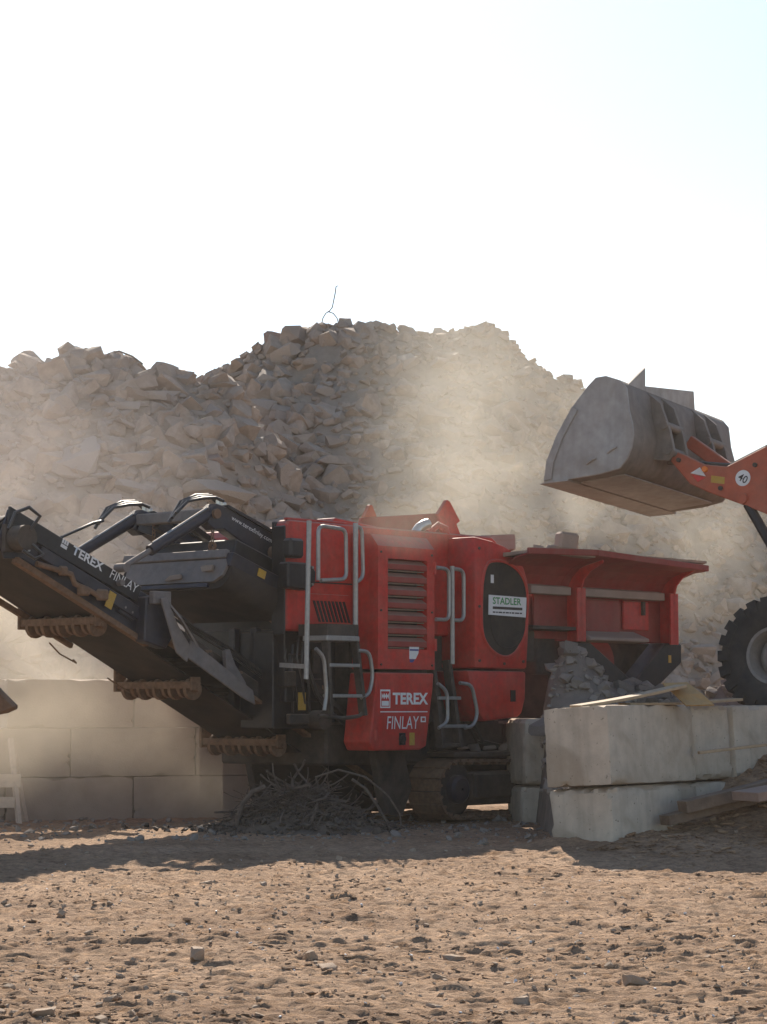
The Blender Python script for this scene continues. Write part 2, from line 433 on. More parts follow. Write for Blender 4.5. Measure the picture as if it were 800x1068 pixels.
M['stone'] = material('ground_stone', (0.38, 0.27, 0.185), 0.92, 0, (0.36, 0.26, 0.18), 0.6, 0.4, 3.0, 0.25, 0.4, 20, rand_tint=0.25)
STONE = [hull_mesh(i, 'stone') for i in range(len(HULLS))]

def place_rock(name, meshes, loc, size, parent, r=rng, squash=(0.6, 1.0), tilt=0.5):
    o = bpy.data.objects.new(name, r.choice(meshes)); COL.objects.link(o)
    o.location = loc
    o.rotation_euler = (r.uniform(-tilt, tilt), r.uniform(-tilt, tilt), r.uniform(0, 6.28))
    o.scale = (size * r.uniform(.8, 1.15), size * r.uniform(*squash), size * r.uniform(.55, .9))
    if parent is not None: o.parent = parent
    return o
def rubble_mesh(name, items, mat, parent=None, stretch=1.0, flat=1.0, tilt=.7):
    """many small rocks in one mesh: items of (x, y, z, size)"""
    V, F = [], []; base = 0
    H = [(np.array([tuple(p) for p in a]), b) for a, b in HULLS]
    for (x, y, z, s) in items:
        hv, hf = H[nr.randint(len(H))]
        a, b, c = nr.uniform(-tilt, tilt), nr.uniform(-tilt, tilt), (nr.uniform(0, 6.28) if stretch == 1 else nr.uniform(-.5, .5))
        Rm = np.array(Matrix.Rotation(c, 3, 'Z') @ Matrix.Rotation(a, 3, 'X') @ Matrix.Rotation(b, 3, 'Y'))
        sc = s * np.array([nr.uniform(.8, 1.2) * stretch, nr.uniform(.6, 1.1), nr.uniform(.6, 1.0) * flat])
        p = (hv * sc) @ Rm.T + np.array([x, y, z])
        V.append(p); F += [[base + k for k in f] for f in hf]; base += len(p)
    me = bpy.data.meshes.new(name); me.from_pydata(np.concatenate(V).tolist(), [], F); me.materials.append(M[mat])
    o = bpy.data.objects.new(name, me); COL.objects.link(o)
    if parent is not None: o.parent = parent
    o['kind'] = 'stuff'
    return o

# ------------------------------------------------------------------ rubble mound
F_, HZ = 2400.0, 737.0
def prof(pts, d):
    """ridge heights (x, z) at distance d from angular skyline samples"""
    return np.array([((a - 400) / F_ * d, 1.4 + (HZ - b) / F_ * d) for a, b in pts])
RB, RA = 49.0, 43.0
PB = prof([(-500, 470), (-200, 440), (60, 440), (160, 436), (212, 404), (240, 386), (266, 358), (300, 344), (335, 337), (375, 336), (410, 340), (445, 343), (455, 338), (490, 339), (520, 351), (560, 379), (585, 393), (612, 409), (700, 460), (800, 520), (950, 600), (1200, 700)], RB)
PA = prof([(-600, 430), (-250, 395), (-80, 389), (0, 392), (45, 387), (70, 380), (130, 388), (195, 399), (225, 400), (260, 440), (300, 490), (340, 540), (400, 600), (520, 700), (600, 760)], RA)
def mound_z(x, y):
    x = np.asarray(x, float); y = np.asarray(y, float)
    def m(P, ry, sl, seed, wob):
        zr = np.interp(x, P[:, 0], P[:, 1])
        dy = ry + wob * fbm(x * .22, y * .1, 3, seed) - y
        z = zr - np.where(dy > 0, dy * sl, -dy * 0.35)
        return z - 0.25 * np.exp(-(dy / 0.9) ** 2) * 0
    zb = m(PB, RB, 0.80, 51, 0.6); za = m(PA, RA, 0.84, 57, 0.5)
    z = np.maximum(za, zb)
    z = z + (0.30 * fbm(x * .8, y * .8, 4, 61) + 0.16 * np.abs(fbm(x * 2.4, y * 2.4, 3, 65))) * sstep(0, 1, z)
    return np.maximum(z, -0.6)
mound = tag(grid_mesh('rubble_mound', np.arange(-22, 22, 0.16), np.arange(30.5, 60, 0.16), mound_z, 'soil', smooth=False), kind='structure')
def on_screen_x(x, y): return 400 + F_ * x / y
def scatter_mound(n, smin, smax, which):
    out = []
    while len(out) < n:
        y = rng.uniform(32.5, 50.2); x = rng.uniform(-9.2, 9.5)
        sx = on_screen_x(x, y)
        if not -25 < sx < 830: continue
        z = float(mound_z(x, y))
        if z < 0.4: continue
        zr = 737 - (z - 1.4) / y * F_
        if zr > 640: 
            if rng.random() < .7: continue
        out.append((x, y, z, sx, zr))
    return out
big = []
for (x, y, z, sx, sy_) in scatter_mound(300, 0, 0, 0):
    left = sx < 240 or (y < 43.6 and sx < 330)
    s = rng.uniform(0.16, 0.34) if rng.random() < .6 else rng.uniform(0.3, 0.62)
    if not left: s *= 0.62 if sx < 440 else 0.38
    if y > 48.4 or (42.4 < y < 43.6 and left): s = min(s, 0.36)
    big.append((x, y, z, s))
for (x, y, z, s) in big:
    o = place_rock('rock', ROCK, (x, y, z + s * 0.12), s, mound, squash=(.55, 1.0), tilt=0.45)
    if on_screen_x(x, y) < 250: o.scale = (o.scale[0] * 1.25, o.scale[1], o.scale[2] * .62)      # flat slabs on the left heap
# the biggest pieces one picks out on the slope
for (a, b, d, sx_, sy_, sz_, rx, ry, rz) in (
        (163, 399, 42.4, .62, .40, .18, .02, .03, .2), (128, 410, 42.0, .5, .4, .14, .1, 0, .1), (128, 437, 40.8, 1.0, .5, .28, .25, -.05, .0),
        (70, 372, 43.2, .38, .4, .34, .2, .3, .5), (50, 378, 43.2, .34, .4, .26, 0, .2, .1), (170, 380, 43.2, .42, .4, .24, .1, .15, .4), (190, 384, 43.2, .34, .4, .3, .3, .1, .8),
        (272, 380, 46.5, .62, .5, .36, .1, .12, .1), (295, 392, 46.0, .4, .4, .28, .3, .4, .3), (360, 335, 48.9, .30, .3, .30, 0, .05, .2), (285, 352, 48.6, .6, .4, .26, 0, .1, .3),
        (385, 342, 48.8, .3, .3, .22, .1, .1, .7), (425, 342, 48.8, .42, .3, .22, .05, .1, .7), (380, 474, 41.5, .42, .4, .34, .2, .1, .2), (345, 470, 41.8, .34, .4, .36, .1, .5, .2),
        (325, 490, 40.8, .42, .4, .22, .1, .1, .1), (120, 498, 38.2, .4, .4, .28, .2, .1, .1), (210, 445, 41.0, .7, .4, .26, .2, .3, .1), (182, 455, 40.2, .26, .3, .5, .1, .1, .2),
        (103, 470, 39.6, .6, .4, .3, .1, -.1, .2), (62, 420, 41.5, .36, .3, .4, .1, -.6, .2), (45, 520, 37.4, .45, .3, .2, .1, -.1, .2), (240, 420, 44.5, .4, .3, .36, .1, -.1, .2),
        (215, 490, 39.0, .55, .4, .24, .2, .2, .2), (352, 520, 40.0, .5, .4, .4, .3, .2, .2), (290, 480, 40.5, .42, .4, .34, .2, .6, .4), (20, 470, 39.5, .4, .4, .2, .2, .1, .4)):
    o = bpy.data.objects.new('rock', ROCK[rng.randrange(len(ROCK))]); COL.objects.link(o); o.parent = mound
    x = (a - 400) / F_ * d; z = 1.4 + (HZ - b) / F_ * d
    z = min(z, float(mound_z(x, d)) + sz_ * .35); o.location = (x, d, z); o.scale = (sx_ * .66, sy_ * .66, sz_ * .95); o.rotation_euler = (rx, ry, rz)
small = []
while len(small) < 12000:
    y = rng.uniform(32.0, 50.4); x = rng.uniform(-11, 11.5)
    z = float(mound_z(x, y))
    if z < 0.0: continue
    s = min(0.34, 0.05 + rng.expovariate(1 / (0.10 if on_screen_x(x, y) < 330 else .06)))
    if y > 48.5: s = min(s, .16)
    small.append((x, y, z + s * .1, s))
rubble_mesh('crushed_rubble', small, 'rock_small', mound)

# bent reinforcing wire sticking out of the top of the mound
wp = [(-1.34, 48.9, 9.55), (-1.30, 48.9, 9.72), (-1.24, 48.9, 9.82), (-1.16, 48.9, 9.87), (-1.10, 48.9, 9.95), (-1.07, 48.9, 10.1), (-1.04, 48.9, 10.25), (-1.02, 48.9, 10.40), (-.98, 48.9, 10.42)]
tag(MB().tube(wp, 0.012, 6).tube([(-.95, 48.9, 9.55), (-1.0, 48.9, 9.72), (-1.08, 48.9, 9.82), (-1.2, 48.9, 9.86)], 0.011, 6).obj('reinforcing_wire', 'wire', smooth=True), 'thin bent reinforcing wire standing up from the mound summit against the sky', 'wire')
tag(MB().tube([(-5.35, 43.1, 7.8), (-5.2, 43.1, 8.05), (-5.0, 43.1, 8.1), (-4.75, 43.1, 8.0), (-4.55, 43.1, 7.85)], 0.018, 6).obj('reinforcing_wire', 'wire', smooth=True), 'short curled wire on the lower left ridge beside a dark boulder', 'wire')
# ------------------------------------------------------------------ tracked jaw crusher
# local frame: u along the machine (towards the hopper), v towards the side one sees, z up
CR = empty('jaw_crusher', (0.618, 27.19, 0.0), (0, 0, R(48)))
tag(CR, 'red tracked jaw crusher with raised black discharge conveyor and flared hopper', 'crusher')
def part(mb, name, mat, parent=None, **k): return mb.obj(name, mat, CR if parent is None else parent, vflip=True, **k)

def arc(cx, cz, r, a0, a1, n):
    return [(cx + r * math.cos(R(a0 + (a1 - a0) * i / n)), cz + r * math.sin(R(a0 + (a1 - a0) * i / n))) for i in range(n + 1)]

# crawler tracks
for v0, v1 in ((-0.5, 0.0), (-2.9, -2.4)):
    L, rr = 3.7, 0.36
    tf = part(MB().box((0.45, v0 + .12, 0.22), (L - .45, v1 - .06, 0.62)).box((0.75, v1 - .10, 0.30), (1.75, v1 - .02, 0.60)).box((1.9, v1 - .10, 0.30), (3.0, v1 - .02, 0.60)), 'track_frame', 'grime', bev=.02)
    path = arc(0.41, 0.42, rr, 270, 90, 9) + [(0.41 + (L - .82) * i / 18, 0.78 - 0.02 * math.sin(math.pi * i / 18)) for i in range(1, 18)] + arc(L - .41, 0.42, rr, 90, -90, 9) + [(L - .41 - (L - .82) * i / 18, 0.06) for i in range(1, 18)]
    sh = MB()
    # resample the loop at the shoe pitch
    P = [Vector((a, b)) for a, b in path]; P.append(P[0]); S = [0]
    for i in range(1, len(P)): S.append(S[-1] + (P[i] - P[i - 1]).length)
    ns = 52
    for k in range(ns):
        d = S[-1] * k / ns; i = max(j for j in range(len(S) - 1) if S[j] <= d)
        t = (P[i + 1] - P[i]).normalized(); p = P[i] + t * (d - S[i]); nrm = Vector((-t.y, t.x))
        if (p + nrm * .1 - Vector((L / 2, .42))).length < (p - Vector((L / 2, .42))).length: nrm = -nrm
        nrm = -nrm if False else nrm
        out = -nrm
        a = p - t * 0.068; b = p + t * 0.068
        poly = [a, b, b + out * .03, p + t * .02 + out * .035, p + t * .012 + out * .065, p - t * .012 + out * .065, p - t * .02 + out * .035, a + out * .03]
        sh.prism([(q.x, q.y) for q in poly], v0, v1 - 0.0)
    tr = part(sh, 'track_chain', 'rust', tf); tr['kind'] = 'stuff'
    part(MB().lathe([(-.22, .10), (-.22, .30), (-.05, .33), (-.02, .28), (-.02, .10)], (.41, v1 - .03, .42), (0, 1, 0), 28), 'idler_wheel', 'grime', tf, smooth=True)
    part(MB().lathe([(-.3, .02), (-.3, .17), (.06, .17), (.09, .13), (.09, .02)], (.41, v1 - .03, .42), (0, 1, 0), 24), 'wheel_hub', 'navy', tf, smooth=True)
    part(MB().lathe([(-.22, .10), (-.22, .33), (-.05, .33), (-.02, .28), (-.02, .10)], (L - .41, v1 - .03, .42), (0, 1, 0), 28), 'drive_sprocket', 'grime', tf, smooth=True)
    part(MB().box((.35, v0 + .04, .80), (L - .3, v1 - .02, .86)), 'track_guard', 'grime', tf, bev=.01)

# chassis and undercarriage masses
part(MB().box((-1.3, -2.3, .72), (4.9, -.55, 1.22)).box((0.6, -2.4, .45), (3.0, -.5, .72)), 'chassis', 'grime', bev=.03)
part(MB().prism([(-.55, .15), (-.25, .12), (-.08, .45), (-.25, .95), (-.75, .95)], -.42, -.3), 'jack_leg', 'grime', bev=.01)
part(MB().prism([(-.55, .15), (-.25, .12), (-.08, .45), (-.25, .95), (-.75, .95)], -2.5, -2.38), 'jack_leg', 'grime', bev=.01)

# power pack body behind the doors
body = part(MB().prism([(-1.55, 2.25), (1.55, 2.25), (1.55, 3.40), (1.45, 3.50), (-1.45, 3.50), (-1.55, 3.40)], -2.55, -.50).prism([(-2.2, 2.25), (1.55, 2.25), (1.55, 3.44), (1.45, 3.50), (-2.15, 3.50), (-2.2, 3.44)], -.50, -.32), 'power_pack_body', 'red', bev=.02)
part(MB().box((-1.05, -2.0, 1.22), (1.6, -.42, 2.25)), 'engine_bay', 'grime')
part(MB().box((-2.1, -1.15, 1.15), (-1.06, -.62, 2.25)).box((-2.0, -.62, 1.45), (-1.35, -.52, 2.15)).box((-1.98, -.52, 1.62), (-1.75, -.47, 2.0)).box((-1.68, -.52, 1.5), (-1.45, -.46, 1.72)), 'control_cabinet', 'black', bev=.015)
part(MB().box((-1.86, -.458, 1.36), (-1.74, -.452, 1.56)), 'warning_label', 'yellow')
# slanted intake grill on the recessed wall
gr = part(MB().box((-1.84, -.34, 2.28), (-1.17, -.312, 2.68)), 'intake_grill', 'red', bev=.008)
for k in range(9):
    u = -1.78 + k * .062
    part(MB().prism([(u + .10, 2.36), (u + .135, 2.36), (u + .035, 2.60), (u, 2.60)], -.311, -.304), 'grill_slot', 'black', gr)
part(MB().box((-2.15, -.318, 2.80), (-1.12, -.309, 2.815)), 'panel_seam', 'black', body)

# front engine door with louvres
U0, U1, Z0, Z1 = -1.13, -.14, 1.83, 3.34
hu0, hu1, hz0, hz1 = -.96, -.27, 2.06, 3.10
d1 = MB()
d1.box((U0, -.30, Z0), (hu0, .10, Z1 - .10)); d1.box((hu1, -.30, Z0), (U1, .10, Z1 - .10))
d1.box((hu0, -.30, Z0), (hu1, .10, hz0)); d1.box((hu0, -.30, hz1), (hu1, .10, Z1 - .10))
d1.prism([(-.31, Z1 - .10), (.10, Z1 - .10), (-.02, Z1 + .04), (-.31, Z1 + .06)], U0, U1, axis='x')
bmesh.ops.remove_doubles(d1.bm, verts=d1.bm.verts, dist=.0005)
door = part(d1, 'engine_door', 'red')
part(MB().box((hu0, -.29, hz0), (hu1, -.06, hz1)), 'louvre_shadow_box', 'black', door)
for k in range(7):
    z = hz0 + .055 + k * (hz1 - hz0) / 7
    part(MB().prism([(.085, z - .03), (.097, z - .022), (.097, z + .035), (.02, z + .085), (.008, z + .078), (.075, z + .02)], hu0 + .004, hu1 - .004, axis='x'), 'louvre_slat', 'red_dull', door)
    part(MB().box((hu0 + .01, -.05, z - .045), (hu1 - .01, .06, z - .035)), 'louvre_ledge', 'concrete_far', door)
# small swiss-like shield sticker: white and blue stripes
st = part(MB().prism([(-.59, 1.95), (-.48, 1.95), (-.43, 2.02), (-.42, 2.09), (-.59, 2.09)], .10, .103), 'sticker', 'white', door)
part(MB().box((-.585, .1035, 2.045), (-.43, .1055, 2.065)), 'sticker_stripe', 'blue', st)
part(MB().prism([(-.58, 1.91), (-.53, 1.91), (-.49, 1.947), (-.58, 1.947)], .10, .103), 'sticker_stripe', 'blue', st)

# lower door with the maker's lettering
ld = part(MB().prism([(-1.15, 1.79), (-.15, 1.79), (-.17, 1.60), (-.29, .94), (-.40, .90), (-1.20, .90), (-1.26, 1.0)], -.32, .10), 'lower_door', 'red', bev=.018, seg=2)
VT = .1015
tb = part(MB().box((-1.09, .1005, 1.575), (-.92, VT, 1.595)).box((-1.09, .1005, 1.385), (-.92, VT, 1.40)).box((-1.09, .1005, 1.40), (-1.077, VT, 1.575)).box((-.933, .1005, 1.40), (-.92, VT, 1.575))
     .box((-1.065, .1005, 1.41), (-.945, VT, 1.465)).prism([(-1.065, 1.555), (-1.045, 1.525), (-1.025, 1.555), (-1.005, 1.525), (-.985, 1.555), (-.965, 1.525), (-.945, 1.555), (-.945, 1.485), (-.965, 1.515), (-.985, 1.485), (-1.005, 1.515), (-1.025, 1.485), (-1.045, 1.515), (-1.065, 1.485)], .1005, VT), 'maker_emblem', 'white', ld)
tb['kind'] = 'stuff'
NV = (0, -1, 0)
def side_text(t, mat, parent, u, v, z, w, h, **k): return lettering(t, mat, parent, (u, -v, z), (1, 0, 0), (0, 0, 1), w, h, **k)
side_text('TEREX', 'white', ld, -.88, .1025, 1.425, .62, .135, bold=.035)
part(MB().box((-1.09, .1005, 1.335), (-.27, VT, 1.347)), 'white_rule', 'white', ld)
side_text('FINLAY', 'white', ld, -.98, .1025, 1.145, .56, .145, shear=.12)
part(MB().box((-.39, .1005, 1.22), (-.30, VT, 1.285)), 'small_emblem', 'white', ld)
part(MB().box((-.37, VT + .001, 1.235), (-.32, VT + .003, 1.27)), 'emblem_centre', 'red', ld)
part(MB().lathe([(.10, .005), (.10, .055), (.13, .045), (.13, .005)], (-.72, 0, 1.03), (0, 1, 0), 14).box((-.77, .10, .96), (-.67, .115, 1.10)), 'door_latch', 'black', ld)
part(MB().box((-.59, .1005, .955), (-.50, .104, 1.10)), 'warning_label', 'yellow', ld)

# rear hood with the oval flywheel guard
pr = [(.60, 1.86), (1.60, 1.86), (1.65, 2.42), (1.67, 2.72), (1.63, 2.95), (1.56, 3.10), (1.46, 3.21), (1.34, 3.29), (1.18, 3.35), (.95, 3.40), (.60, 3.44)]
hood = part(MB().prism(pr, -.54, .10), 'flywheel_hood', 'red', bev=.03, seg=2, smooth=True)
part(MB().prism([(1.50, 2.25), (1.55, 3.2), (.75, 3.44), (.75, 2.25)], -2.5, -.56), 'crusher_box', 'red_dull')
ovp = [(.82, 3.10), (.74, 2.88), (.72, 2.51), (.74, 2.28), (.83, 2.14), (.99, 2.04), (1.18, 2.0), (1.36, 2.06), (1.50, 2.22), (1.58, 2.42), (1.61, 2.66), (1.58, 2.87), (1.48, 3.02), (1.33, 3.11), (1.15, 3.16), (.95, 3.16)]
def smooth_loop(p, k=3):
    out = []
    n = len(p)
    for i in range(n):
        a, b, c, d = p[i - 1], p[i], p[(i + 1) % n], p[(i + 2) % n]
        for j in range(k):
            t = j / k
            out.append(tuple(.5 * ((2 * b[m]) + (-a[m] + c[m]) * t + (2 * a[m] - 5 * b[m] + 4 * c[m] - d[m]) * t * t + (-a[m] + 3 * b[m] - 3 * c[m] + d[m]) * t ** 3) for m in (0, 1)))
    return out
ov = smooth_loop(ovp)
og = part(MB().prism(ov, .085, .106), 'flywheel_guard', 'mesh_black', hood)
part(MB().tube([(a, .10, b) for a, b in ov], .022, 8, closed=True), 'guard_rim', 'red', hood, smooth=True)
part(MB().lathe([(.10, .30), (.10, .34), (.117, .33), (.117, .31)], (1.22, 0, 2.42), (0, 1, 0), 30), 'guard_ring', 'mesh_black', og, smooth=True)
sgn = part(MB().prism([(.84, 2.745), (1.565, 2.735), (1.55, 2.49), (.83, 2.505)], .118, .124), 'sign_plate', 'white', og)
side_text('STADLER', 'green', sgn, .91, .1255, 2.635, .55, .085, bold=.02)
part(MB().box((.91, .1245, 2.575), (1.48, .126, 2.607)), 'sign_bar', 'dark_print', sgn)
fp = MB(); u_ = .91
for w_ in (.05, .03, .07, .04, .06, .03, .05, .08, .04):
    fp.box((u_, .1245, 2.53), (u_ + w_, .126, 2.546)); u_ += w_ + .014
part(fp, 'fine_print', 'dark_print', sgn)['kind'] = 'stuff'
part(MB().box((.895, .107, 2.89), (.95, .110, 2.99)), 'sticker', 'white', og)
part(MB().prism([(.46, 1.83), (1.585, 1.83), (1.57, 1.50), (1.50, 1.32), (1.42, 1.27), (.78, 1.22), (.64, 1.36)], -.42, .10), 'lower_hood', 'red', bev=.03, seg=2, smooth=True)
part(MB().box((1.27, .10, 1.46), (1.36, .112, 1.60)), 'door_latch', 'black')

# ladders and handrails (galvanised tube)
def rail(name, pts, v, r=.020):
    # rounded polyline
    q = [Vector((a, v, b)) for a, b in pts]; out = [q[0]]
    for i in range(1, len(q) - 1):
        a, b, c = q[i - 1], q[i], q[i + 1]
        ra = min(.09, (a - b).length * .45); rc = min(.09, (c - b).length * .45)
        p0 = b + (a - b).normalized() * ra; p1 = b + (c - b).normalized() * rc
        for t in (0, .25, .5, .75, 1): out.append(p0 * (1 - t) ** 2 + b * 2 * t * (1 - t) + p1 * t * t)
    out.append(q[-1])
    return MB().tube(out, r, 8)
lad = part(MB().beam((-2.02, .12, 2.25), (-1.98, .14, 1.30), .05, .09, up=(0, 1, 0)).beam((-1.56, .12, 2.25), (-1.42, .14, 1.30), .05, .09, up=(0, 1, 0)), 'access_ladder', 'grime')
part(MB().box((-2.06, -.2, 2.13), (-1.52, .18, 2.19)), 'ladder_step', 'galv', lad, bev=.008)
part(MB().box((-2.04, -.28, 2.19), (-1.52, .16, 2.32)), 'toe_board', 'grime', lad)
for z, a, b in ((1.86, -2.01, -1.51), (1.52, -2.0, -1.45)):
    part(MB().box((a, .06, z - .02), (b, .18, z + .02)), 'ladder_rung', 'galv', lad, bev=.006)
part(rail('r', [(-2.32, 3.45), (-2.36, 1.70)], .15, .028), 'grab_rail', 'galv', smooth=True)
part(rail('r', [(-2.12, 2.80), (-2.12, 3.41), (-1.67, 3.39), (-1.66, 2.83), (-2.08, 2.80)], .10, .024), 'grab_rail', 'galv', smooth=True)
part(rail('r', [(-1.53, 3.47), (-1.53, 2.25)], .12, .030), 'grab_rail', 'galv', smooth=True)
part(rail('r', [(-1.52, 3.45), (-1.40, 3.42), (-1.38, 2.86), (-1.50, 2.80)], .10, .022), 'grab_rail', 'galv', smooth=True)
part(rail('r', [(-2.22, 2.04), (-2.09, 1.95), (-2.04, 1.55), (-2.08, 1.36)], .16, .022), 'grab_rail', 'galv', smooth=True)
part(rail('r', [(-1.53, 2.03), (-1.34, 2.02), (-1.28, 1.75), (-1.34, 1.54), (-1.48, 1.50)], .16, .022), 'grab_rail', 'galv', smooth=True)
part(rail('r', [(-2.15, 1.30), (-1.75, 1.27), (-1.43, 1.30), (-1.41, 1.45)], .14, .022), 'grab_rail', 'grime', smooth=True)
part(MB().beam((-2.38, -.22, 1.86), (-2.36, .15, 1.84), .05, .05), 'rail_bracket', 'galv')
lad2 = part(MB().beam((.17, .02, 1.95), (.30, .10, .92), .06, .10, up=(0, 1, 0)).beam((-.12, .02, 1.95), (-.02, .10, .92), .06, .10, up=(0, 1, 0)), 'access_ladder', 'grime')
for z, a, b in ((1.50, -.10, .30), (1.17, -.06, .42), (.95, -.04, .36)):
    part(MB().box((a, .02, z - .02), (b, .14, z + .02)), 'ladder_rung', 'galv' if z > 1 else 'grime', lad2, bev=.006)
part(rail('r', [(-.14, 3.03), (.10, 3.02), (.10, 2.42), (-.14, 2.42)], .12, .024), 'grab_rail', 'galv', smooth=True)
part(rail('r', [(.16, 3.03), (.37, 3.02), (.37, 2.42), (.18, 2.42)], .12, .024), 'grab_rail', 'galv', smooth=True)
part(rail('r', [(.16, 3.06), (.16, 1.90)], .12, .028), 'grab_rail', 'galv', smooth=True)
part(rail('r', [(-.13, 1.67), (.04, 1.58), (.05, 1.22), (-.12, 1.15)], .14, .022), 'grab_rail', 'galv', smooth=True)
part(rail('r', [(.27, 1.68), (.49, 1.66), (.60, 1.32), (.52, 1.17), (.36, 1.15)], .14, .022), 'grab_rail', 'galv', smooth=True)

# roof fittings
part(MB().tube([(.10, -.42, 3.42), (.12, -.42, 3.48), (.17, -.41, 3.54), (.24, -.39, 3.58), (.30, -.38, 3.595)], [.062, .062, .064, .066, .068], 16), 'exhaust_pipe', 'chrome', smooth=True)
part(MB().tube([(.44, -.45, 3.42), (.46, -.45, 3.54), (.54, -.42, 3.60), (.62, -.38, 3.56), (.64, -.36, 3.42)], .045, 10), 'breather_pipe', 'red', smooth=True)
part(MB().prism([(-.05, 3.50), (1.50, 3.50), (1.40, 3.84), (.0, 3.70)], -1.24, -1.19), 'feed_plate', 'red_dull', bev=.008)
part(MB().prism([(1.36, 3.82), (1.54, 4.02), (1.60, 4.0), (1.80, 3.76), (1.73, 3.72), (1.86, 3.5), (1.50, 3.5)], -1.19, -1.13), 'feed_gusset', 'red', bev=.008)
part(MB().prism([(-.02, 3.70), (.09, 3.86), (.13, 3.86), (.22, 3.72)], -1.19, -1.13), 'feed_gusset', 'orange_red', bev=.008)
part(MB().prism([(-1.2, 3.50), (-1.1, 3.60), (-.2, 3.52), (-.1, 3.5)], -.9, -.6), 'roof_cover', 'red', bev=.01)
part(MB().box((-2.15, -.42, 3.50), (-1.15, -.36, 3.53)), 'roof_edge', 'red', bev=.01)

# hopper
def zt(u): return 3.33 - abs(u - 2.4) * .035
hp = part(MB().box((2.0, -.14, 2.25), (4.9, -.10, 3.0)).box((4.86, -2.6, 2.25), (4.9, -.14, 3.3)).box((1.9, -2.62, 2.25), (4.9, -2.58, 3.3)), 'hopper_wall', 'red_dull', bev=.008)
prof_v = [(-.10, 2.86), (-.08, 2.95), (-.02, 3.05), (.10, 3.15), (.28, 3.225), (.50, 3.27)]
for ua, ub in ((1.12, 2.50), (2.505, 4.96)):
    rows = []
    for v, z in prof_v:
        rows.append([(u, v, z + (zt(u) - 3.30) * (v + .1) / .6) for u in np.linspace(ua + (.45 * max(0, (.35 - v)) if ua < 2 else 0), ub, 6)])
    fl = part(MB().sheet(rows, .02), 'hopper_flare', 'red_dull')
    part(MB().prism([(ua, zt(ua) - .05), (ub, zt(ub) - .05), (ub, zt(ub) + .03), (ua, zt(ua) + .03)], .485, .525), 'flare_lip', 'red_dull', fl, bev=.008)
    part(MB().prism([(-.12, 3.20), (.5, zt(ua) - .03), (.5, zt(ua) + .0), (-.12, 3.26)], ua + .02, ub - .02, axis='x'), 'spill_ledge', 'rock_small', fl)
for u in (2.68, 4.72):
    part(MB().prism([(-.10, 2.22), (.13, 2.22), (.13, 2.86), (.17, 3.0), (.27, 3.10), (.47, 3.20), (.47, 3.24), (.20, 3.18), (.02, 3.10), (-.10, 2.95)], u - .015, u + .015, axis='x').box((u - .09, .10, 2.22), (u + .09, .13, 2.9)), 'hopper_rib', 'red', bev=.006)
part(MB().prism([(-.10, 2.80), (.06, 2.80), (.06, 2.90), (-.10, 2.93)], 2.80, 4.60, axis='x'), 'hopper_ledge', 'concrete_far', bev=.008)
part(MB().prism([(-.10, 2.80), (.06, 2.80), (.06, 2.90), (-.10, 2.93)], 1.75, 2.56, axis='x'), 'hopper_ledge', 'concrete_far', bev=.008)
part(MB().box((3.02, -.10, 2.36), (3.75, -.06, 2.78)), 'hopper_panel', 'red_dull', bev=.01)
part(MB().box((3.84, -.10, 2.40), (4.40, -.06, 2.78)), 'hopper_panel', 'red', bev=.01)
part(MB().box((4.22, -.06, 2.60), (4.27, -.02, 2.78)), 'panel_bracket', 'grime')
part(MB().prism([(-.10, 2.38), (.16, 2.28), (.16, 2.24), (-.10, 2.22)], 2.82, 4.10, axis='x'), 'side_tray', 'concrete_far', bev=.008)
part(MB().box((1.72, -.22, 2.42), (2.54, -.16, 2.80)), 'hopper_panel', 'red_dull', bev=.01)
part(MB().prism([(-.2, 2.42), (.10, 2.40), (.10, 2.36), (-.2, 2.34)], 1.72, 2.62, axis='x'), 'side_tray', 'grime')
part(MB().box((1.75, -.3, 1.95), (2.02, -.1, 2.35)).box((2.1, -.35, 1.8), (2.5, -.15, 2.35)), 'feeder_motor', 'grime', bev=.02)
part(MB().prism([(2.58, 2.22), (2.95, 2.22), (3.86, 1.74), (3.80, 1.58), (3.52, 1.60)], -.20, .06), 'hopper_leg', 'black', bev=.02)
part(MB().prism([(4.58, 2.24), (4.98, 2.24), (4.98, 1.98), (4.30, 1.58), (3.86, 1.58), (3.88, 1.72)], -.20, .06), 'hopper_leg', 'black', bev=.02)
part(MB().box((4.66, .06, 1.98), (4.72, .068, 2.08)), 'warning_label', 'yellow')
part(MB().prism(arc(3.55, 1.98, .30, 0, 90, 6) + [(3.05, 2.28), (3.0, 1.7), (3.6, 1.66)] + arc(3.55, 1.96, .30, -70, -10, 4), -.34, -.22), 'feeder_side', 'red_dull', bev=.015)
part(MB().box((2.6, -2.4, 1.22), (4.9, -.36, 2.24)), 'feeder_frame', 'grime')

